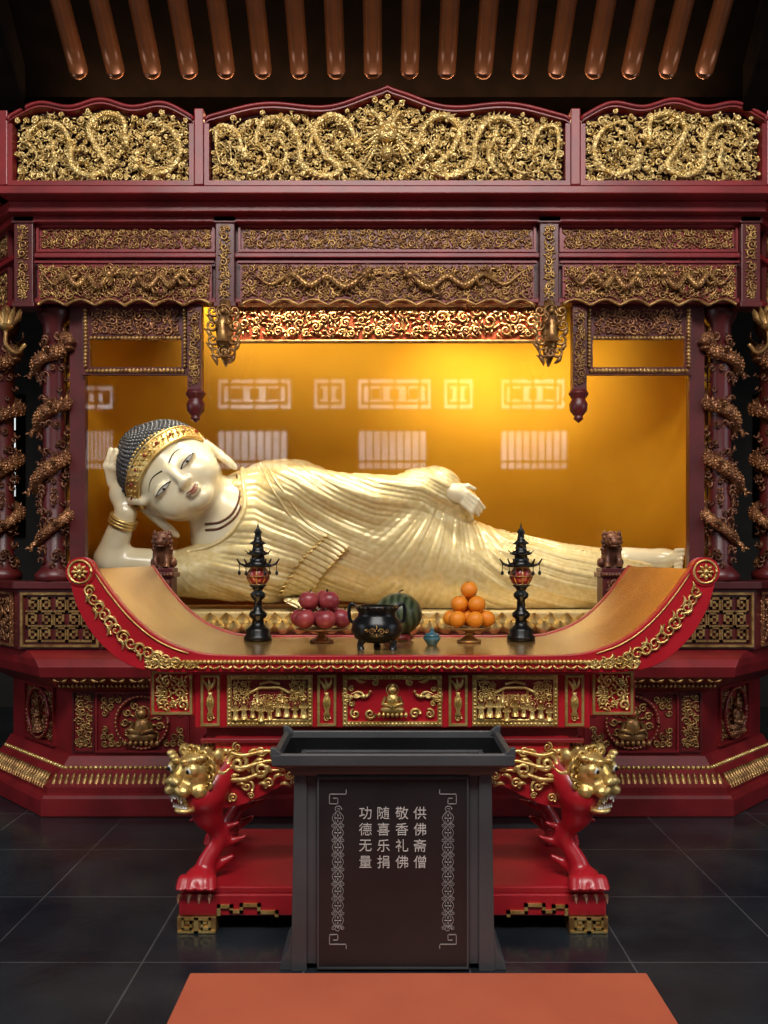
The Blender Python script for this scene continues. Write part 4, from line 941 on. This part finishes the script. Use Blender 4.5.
# ================================================================ DONATION BOX
DX=.032; DO=np.array((0,3.2,0)); box=thing('donation_box','dark grey wooden donation box with silver lettering on its front panel','donation box',(DX,3.2,0))
def DB(mb,name,m,parent=None,**kw): return mb.build(name,m,parent or box,org=DO,**kw)
mb=MB(); w=.355
mb.box(-w,w,3.075,3.095,.02,.735); mb.box(-w,w,3.325,3.345,.02,.735); mb.box(-w,-w+.02,3.095,3.325,.02,.735); mb.box(w-.02,w,3.095,3.325,.02,.735)
bd=DB(mb,'body',M['slate_wood'],bev=.004)
for s_ in (-1,1):
    mb=MB()
    mb.loft([[(s_*x,y,z) for x,y in ((w-.045,3.06),(w+.0+.012*(z<.3),3.06),(w+.012*(z<.3),3.10),(w-.045,3.10))] for z in (0,.02,.735)]); DB(mb,'corner_stile',M['slate_wood'],bev=.003)
    mb=MB(); mb.loft([[(s_*(w-.005),y,0.0),(s_*(w+.055),y,0.0),(s_*(w+.05),y,.03),(s_*(w+.025),y,.07),(s_*(w+.012),y,.14),(s_*(w-.005),y,.15)] for y in (3.07,3.33)]); DB(mb,'foot_bracket',M['slate_wood'],bev=.003)
mb=MB(); mb.box(-.275,.275,3.058,3.076,.006,.705); pn=DB(mb,'front_panel',M['panel_wood'],bev=.003)
mb=MB(); rectframe(mb,-.272,.272,.012,.70,.006,3.054,3.058); DB(mb,'panel_border',M['slate_wood'],pn)
ring=lambda q,z:[(-q[0],q[1],z),(q[0],q[1],z),(q[0],q[2],z),(-q[0],q[2],z)]
o1=(.43,3.0,3.42)
mb=MB(); mb.loft([ring((w+.008,3.062,3.350),.705),ring((w+.014,3.05,3.362),.722),ring((.395,3.03,3.39),.740),ring((.425,3.004,3.416),.752),ring(o1,.756),ring(o1,.790),ring((.428,3.002,3.418),.796),ring((.408,3.022,3.398),.796),ring((.404,3.026,3.394),.770)],caps=False)
for sx in (-1,1):
    for y in (3.015,3.405):
        mb.loft([[(sx*.395,y-.014,z),(sx*.433,y-.014,z),(sx*.433,y+.014,z),(sx*.395,y+.014,z)] if z<.80 else [(sx*.418,y-.012,z),(sx*.434,y-.012,z),(sx*.434,y+.012,z),(sx*.418,y+.012,z)] for z in (.78,.797,.818)])
DB(mb,'flared_rim',M['slate_wood'],bev=.003)
mb=MB(); mb.loft([ring((.4035,3.0265,3.3935),.771),ring((.38,3.05,3.37),.735),ring((.335,3.096,3.324),.715),ring((.334,3.097,3.323),.25)],caps=False); mb.box(-.333,.333,3.098,3.322,.25,.26); DB(mb,'inner_shade_shell',M['inside_shade'])  # added dark shell, painted as the shade inside the box
# silver lettering
def glyph(mb,chs,x,z,size,y):
    cu=bpy.data.curves.new('glyph','FONT'); cu.body=chs; cu.size=size; cu.align_x='CENTER'; cu.align_y='CENTER'; cu.extrude=.0012; cu.offset=-.0002
    o=bpy.data.objects.new('glyph',cu); COL.objects.link(o); bpy.context.view_layer.update()
    me=bpy.data.meshes.new_from_object(o.evaluated_get(bpy.context.evaluated_depsgraph_get()))
    vs=np.array([(v.co.x,v.co.y,v.co.z) for v in me.vertices])
    if len(vs):
        c=(vs.max(0)+vs.min(0))/2; vs[:,:2]-=c[:2]
        mb.add(np.stack([x+vs[:,0],y-vs[:,2],z+vs[:,1]],1),[list(p.vertices) for p in me.polygons],False)
    bpy.data.objects.remove(o); bpy.data.curves.remove(cu); bpy.data.meshes.remove(me)
kk=3.056/F
for px,col in ((420,'供佛斋僧'),(402,'敬香礼佛'),(383.5,'随喜乐捐'),(365.5,'功德无量')):
    mb=MB()
    for i,c_ in enumerate(col): glyph(mb,c_,(px-393)*kk,CH-(813+16.3*i-HOR)*kk,.049,3.0565)
    DB(mb,'silver_inscription',M['silver'],pn)
for s_ in (-1,1):
    mb=MB()
    x=s_*.198; yy=3.057; Z0,Z1=.085,.655
    t=np.linspace(0,1,80)
    for ph in (0,PI):
        mb.tube(np.stack([x+.020*np.sin(t*PI*8+ph),np.full(80,yy),.16+.42*t],1),.0016,4)
        mb.tube(np.stack([x+.011*np.sin(t*PI*8+ph),np.full(80,yy),.16+.42*t],1),.0012,4)
    for i in range(8):
        z=.16+.42*(i+.5)/8
        for a in (0,PI/2,PI,3*PI/2): leaf(mb,x+.007*math.cos(a),z+.010*math.sin(a),a,.014,.0028,yy,0)
        z=.16+.42*i/8
        for q in (-1,1): spiral(mb,x+q*.017,z,.009,PI/2,q,.0014,y=yy,lift=0)
    for z,d in ((Z1-.03,1),(Z0+.03,-1)):
        pts=[(x-s_*.03,z+d*.03),(x-s_*.03,z+d*.015),(x+s_*.03,z+d*.015),(x+s_*.03,z-d*.02),(x,z-d*.02),(x,z),(x+s_*.015,z)]
        for (a,b),(c,e) in zip(pts,pts[1:]): mb.box(min(a,c)-.0015,max(a,c)+.0015,yy-.002,yy+.001,min(b,e)-.0015,max(b,e)+.0015)
        spiral(mb,x,z-d*.04,.014,0,1,.0016,y=yy+.002,lift=0)
    DB(mb,'silver_ornament',M['dsilver'],pn)
# ================================================================ MAT
mb=MB(); mb.box(-.8125,.8125,-.55,.55,0,.014); o=mb.build('floor_mat',M['mat'],loc=(.122,2.475,0),bev=.005); tag(o,'plain terracotta orange mat on the floor before the donation box','mat')
# ================================================================ OFFERINGS ON THE TABLE
TZ=1.0975
def lantern(x,y,label):
    o=thing('pagoda_lantern',label,'lantern',(x,y,TZ),'pagoda lanterns on the altar'); 
    mb=MB(); mb.lathe([(.066,0),(.066,.02),(.055,.03),(.058,.05),(.045,.062),(.03,.075),(.026,.10),(.042,.115),(.042,.13),(.022,.145),(.018,.19),(.034,.205),(.036,.22),(.02,.235),(.03,.25),(.045,.262)],n=20); mb.build('stand',M['black'],o)
    mb=MB(); mb.lathe([(.03,.262),(.045,.28),(.05,.305),(.045,.33),(.03,.345)],n=16); mb.build('red_shade',M['lred'],o)
    g=MB()
    for i in range(8): a=2*PI*i/8; g.tube([((.03+.022*math.sin(PI*q))*math.cos(a),(.03+.022*math.sin(PI*q))*math.sin(a),.262+.083*q) for q in np.linspace(0,1,6)],.004,5,ref=(0,.1,1))
    for z in (.264,.303,.343): g.tube([((.03+.022*math.sin(PI*(z-.262)/.083))*math.cos(a),(.03+.022*math.sin(PI*(z-.262)/.083))*math.sin(a),z) for a in np.linspace(0,2*PI,17)],.0035,5,ref=(0,0,1))
    g.build('brass_cage',M['oldgold'],o)
    r=MB(); r.lathe([(.06,.345),(.075,.352),(.035,.372),(.03,.40),(.055,.408),(.028,.425),(.024,.45),(.04,.457),(.02,.472),(.014,.50),(.02,.51),(.006,.53),(0,.56)],n=16)
    for i in range(6):
        a=2*PI*i/6; ca_,sa_=math.cos(a),math.sin(a)
        r.tube([(.055*ca_,.055*sa_,.35),(.085*ca_,.085*sa_,.362),(.10*ca_,.10*sa_,.385)],[.007,.006,.003],5,ref=(0,0,1)); r.tube([(.088*ca_,.088*sa_,.36),(.088*ca_,.088*sa_,.325)],.0025,4); r.ell((.088*ca_,.088*sa_,.318),(.008,.008,.011),6,5)
        r.tube([(.04*ca_,.04*sa_,.407),(.062*ca_,.062*sa_,.425)],[.005,.002],4,ref=(0,0,1))
    r.build('tiered_roof',M['black'],o)
lantern((258-384)*4.0/F,4.0,'black pagoda lantern with red shade beside the red apples')
lantern((521-384)*4.0/F,4.0,'black pagoda lantern with red shade beside the oranges')
def plate(x,y,name,label,R,h,m):
    o=thing(name,label,'fruit stand',(x,y,TZ)); mb=MB()
    mb.lathe([(.05,0),(.045,.012),(.022,.025),(.018,h-.02),(.04,h-.012),(R,h+.0),(R+.004,h+.005),(R-.004,h+.005),(.04,h-.002),(0,h-.002)],n=28); mb.build('dish',m,o); 
    mb=MB(); mb.lathe([(.056,0),(.056,.008),(.05,.012)],n=24); mb.build('foot',m,o); return o
plate((322-384)*3.93/F,3.93,'fruit_stand','small footed fruit stand holding the red apples',.118,.060,M['copper'])
plate((469-384)*3.93/F,3.93,'fruit_stand','small footed fruit stand holding the oranges',.10,.065,M['oldgold'])
def fruit(kind,m,r):
    o=thing(kind,'','fruit'); mb=MB()
    if kind=='apple':
        th=np.linspace(0.02,PI-.02,14); prof=[(r*math.sin(t)*(1+.05*math.cos(t)),r*(-.93*math.cos(t))-(0 if t<2.2 else r*.22*((t-2.2)/.94)**2)) for t in th]
        mb.lathe(prof,n=18); mb.build('flesh',m,o); s=MB(); s.tube([(0,0,r*.6),(.004,0,r*.85),(.010,0,r*1.1)],.003,5,ref=(0,1,0)); s.build('stem',M['stem'],o)
    else:
        mb.ell((0,0,0),(r,r,r*.95),18,12); mb.build('peel',m,o); s=MB(); s.lathe([(.006,r*.93),(.005,r*.965),(0,r*.97)],n=8); s.build('stem_end',M['stem'],o)
    return o
def pile(kind,m,r,x,y,z,spec,grp,what):
    proto=None; rn=random.Random(9); n=0
    for (cnt,R,dz,a0,where) in spec:
        for i in range(cnt):
            a=a0+2*PI*i/cnt; p=(x+R*math.cos(a),y+R*math.sin(a),z+dz)
            if proto is None: proto=fruit(kind,m,r); o=proto; o.location=p
            else: o=dup(proto,p)
            o.rotation_euler=(rn.uniform(-.5,.5),rn.uniform(-.5,.5),rn.uniform(0,6))
            o['group']=grp; n+=1
            fb='front' if math.sin(a)<-.5 else ('rear' if math.sin(a)>.5 else 'middle'); lr='left' if math.cos(a)<-.3 else ('right' if math.cos(a)>.3 else 'centre')
            if cnt==1 and dz>.1: o['label']=what+' crowning the top of its pile'
            elif cnt==1: o['label']=what+' hidden at the heart of the bottom layer'
            else: o['label']='%s in the %s of its pile, %s %s'%(what,where,fb,lr)
ax_=(321-384)*3.93/F; ox_=(469-384)*3.93/F
pile('apple',M['apple'],.0475,ax_,3.93,TZ+.066+.047,[(6,.098,0,-PI/2+.3,'bottom layer'),(1,0,0,0,'bottom layer'),(3,.057,.082,-PI/2+.3+PI/6,'second layer')],'apples on the fruit stand','dark red apple')
pile('orange',M['orange'],.040,ox_,3.93,TZ+.072+.038,[(6,.082,0,-PI/2+.25,'bottom layer'),(1,.0,0,0,'bottom layer'),(3,.047,.067,-PI/2+.25+PI/6,'second layer'),(1,0,.133,0,'top')],'oranges on the fruit stand','bright orange')
# incense burner
bx_=(377-384)*3.66/F; o=thing('incense_burner','squat black incense burner pot with gold emblem and two ear handles','incense burner',(bx_,3.66,TZ))
mb=MB(); mb.lathe([(.06,.028),(.095,.045),(.112,.08),(.105,.115),(.085,.138),(.08,.155),(.094,.175),(.094,.185),(.083,.185),(.075,.16),(.0,.155)],n=32); mb.build('pot',M['black'],o)
for s_ in (-1,1):
    mb=MB(); mb.tube(cr([(s_*.098,0,.11),(s_*.116,0,.125),(s_*.120,0,.165),(s_*.112,0,.192),(s_*.090,0,.182)],5),.008,8); mb.build('handle',M['black'],o)
for a in (-PI/2-1,-PI/2+1,PI/2):
    mb=MB(); mb.tube([(.07*math.cos(a),.07*math.sin(a),.05),(.085*math.cos(a),.085*math.sin(a),.02),(.08*math.cos(a),.08*math.sin(a),0)],[.02,.014,.017],8,ref=(1,.1,0)); mb.build('leg',M['black'],o)
mb=MB()
for q in (-1,1): spiral(mb,q*.020,.082,.014,0 if q<0 else PI,-q,.0018,y=-.110,lift=0); spiral(mb,q*.042,.085,.009,PI,q,.0015,y=-.105,lift=0)
leaf(mb,0,.10,PI/2,.022,.003,-.110); leaf(mb,0,.066,PI/2,.018,.003,-.110); mb.build('gold_emblem',M['oldgold'],o)
mb=MB()
for i in range(24): a=2*PI*i/24; mb.ell((.095*math.cos(a),.095*math.sin(a),.179),.003,5,4)
mb.build('rim_studs',M['oldgold'],o)
# watermelon on a ring stand
mx_=(398-384)*4.02/F
o=thing('ring_stand','low dark wooden ring stand under the watermelon','stand',(mx_,4.03,TZ)); mb=MB(); mb.lathe([(.075,.006),(.075,.02),(.06,.032),(.052,.032),(.052,.006)],n=24); mb.build('ring',M['dred'],o)
for i in range(4): a=PI/4+i*PI/2; mb=MB(); mb.box(.07*math.cos(a)-.01,.07*math.cos(a)+.01,.07*math.sin(a)-.01,.07*math.sin(a)+.01,0,.02); mb.build('foot',M['dred'],o)
o=thing('watermelon','striped dark green watermelon behind the incense burner','fruit',(mx_,4.03,TZ+.032+.090)); mb=MB(); mb.ell((0,0,0),(.114,.105,.102),28,18); mb.build('rind',M['melon'],o); mb=MB(); mb.tube([(0,0,.095),(.01,0,.110),(.025,0,.115)],.004,5); mb.build('stem',M['stem'],o)
# teal cup
o=thing('lotus_cup','small teal glazed lidded cup between the burner and oranges','cup',((432-384)*3.8/F,3.8,TZ)); mb=MB(); mb.lathe([(.022,0),(.024,.006),(.034,.02),(.042,.036),(.04,.037),(.03,.022),(0,.02)],n=20)
mb.build('bowl',M['teal'],o); mb=MB(); mb.lathe([(.038,.037),(.03,.05),(.012,.058),(.008,.064),(.012,.07),(0,.078)],n=20); mb.build('lid',M['teal'],o)
# ================================================================ LIGHT AND CAMERA
def area(name,loc,tgt,sx,sy,e,c,spread=180):
    l=bpy.data.lights.new(name,'AREA'); l.shape='RECTANGLE'; l.size=sx; l.size_y=sy; l.energy=e; l.color=c; l.spread=math.radians(spread)
    o=bpy.data.objects.new(name,l); COL.objects.link(o); o.location=loc
    from mathutils import Vector
    o.rotation_euler=(Vector(tgt)-Vector(loc)).to_track_quat('-Z','Y').to_euler(); return o
area('daylight_from_entrance',(0,-.3,6.0),(0,4.8,1.4),5,1.6,440,(1,.97,.92))
area('shrine_lamp_front',(0,5.14,2.98),(0,5.40,1.3),3.0,.10,21,(1,.92,.72),80)
area('shrine_lamp_back',(.1,6.05,3.42),(.15,6.42,2.55),3.0,.12,8.,(1,.86,.6),115)
area('shrine_lamp_right',(.75,5.9,3.25),(.85,6.42,2.45),1.1,.2,6.0,(1,.90,.64),105)
area('valance_fill',(0,5.09,3.16),(0,5.22,2.9),1.7,.05,.16,(1,.8,.5))  # added strip hidden behind the lintel to brighten the valance
area('rafter_lamp',(0,4.86,3.98),(0,4.4,4.6),3.6,.06,27,(1,.58,.27))
area('left_side_fill',(-4.6,2.5,2.2),(0,4,.6),2.2,2.2,40,(.85,.93,1))  # added side fill; the left wall has no door
area('right_side_fill',(4.6,2.5,2.2),(0,4,.6),2.2,2.2,40,(.85,.93,1))  # matching fill added on the right, no doorway behind it
w=bpy.data.worlds.new('World'); sc.world=w; w.use_nodes=True; w.node_tree.nodes['Background'].inputs[0].default_value=(.5,.55,.6,1); w.node_tree.nodes['Background'].inputs[1].default_value=.3
cam=bpy.data.cameras.new('Camera'); co=bpy.data.objects.new('Camera',cam); COL.objects.link(co)
co.location=(0,0,CH); co.rotation_euler=(PI/2,0,0); cam.sensor_fit='AUTO'; cam.sensor_width=36; cam.lens=F/1024*36; cam.shift_y=(HOR-512)/1024; cam.clip_start=.05
sc.camera=co
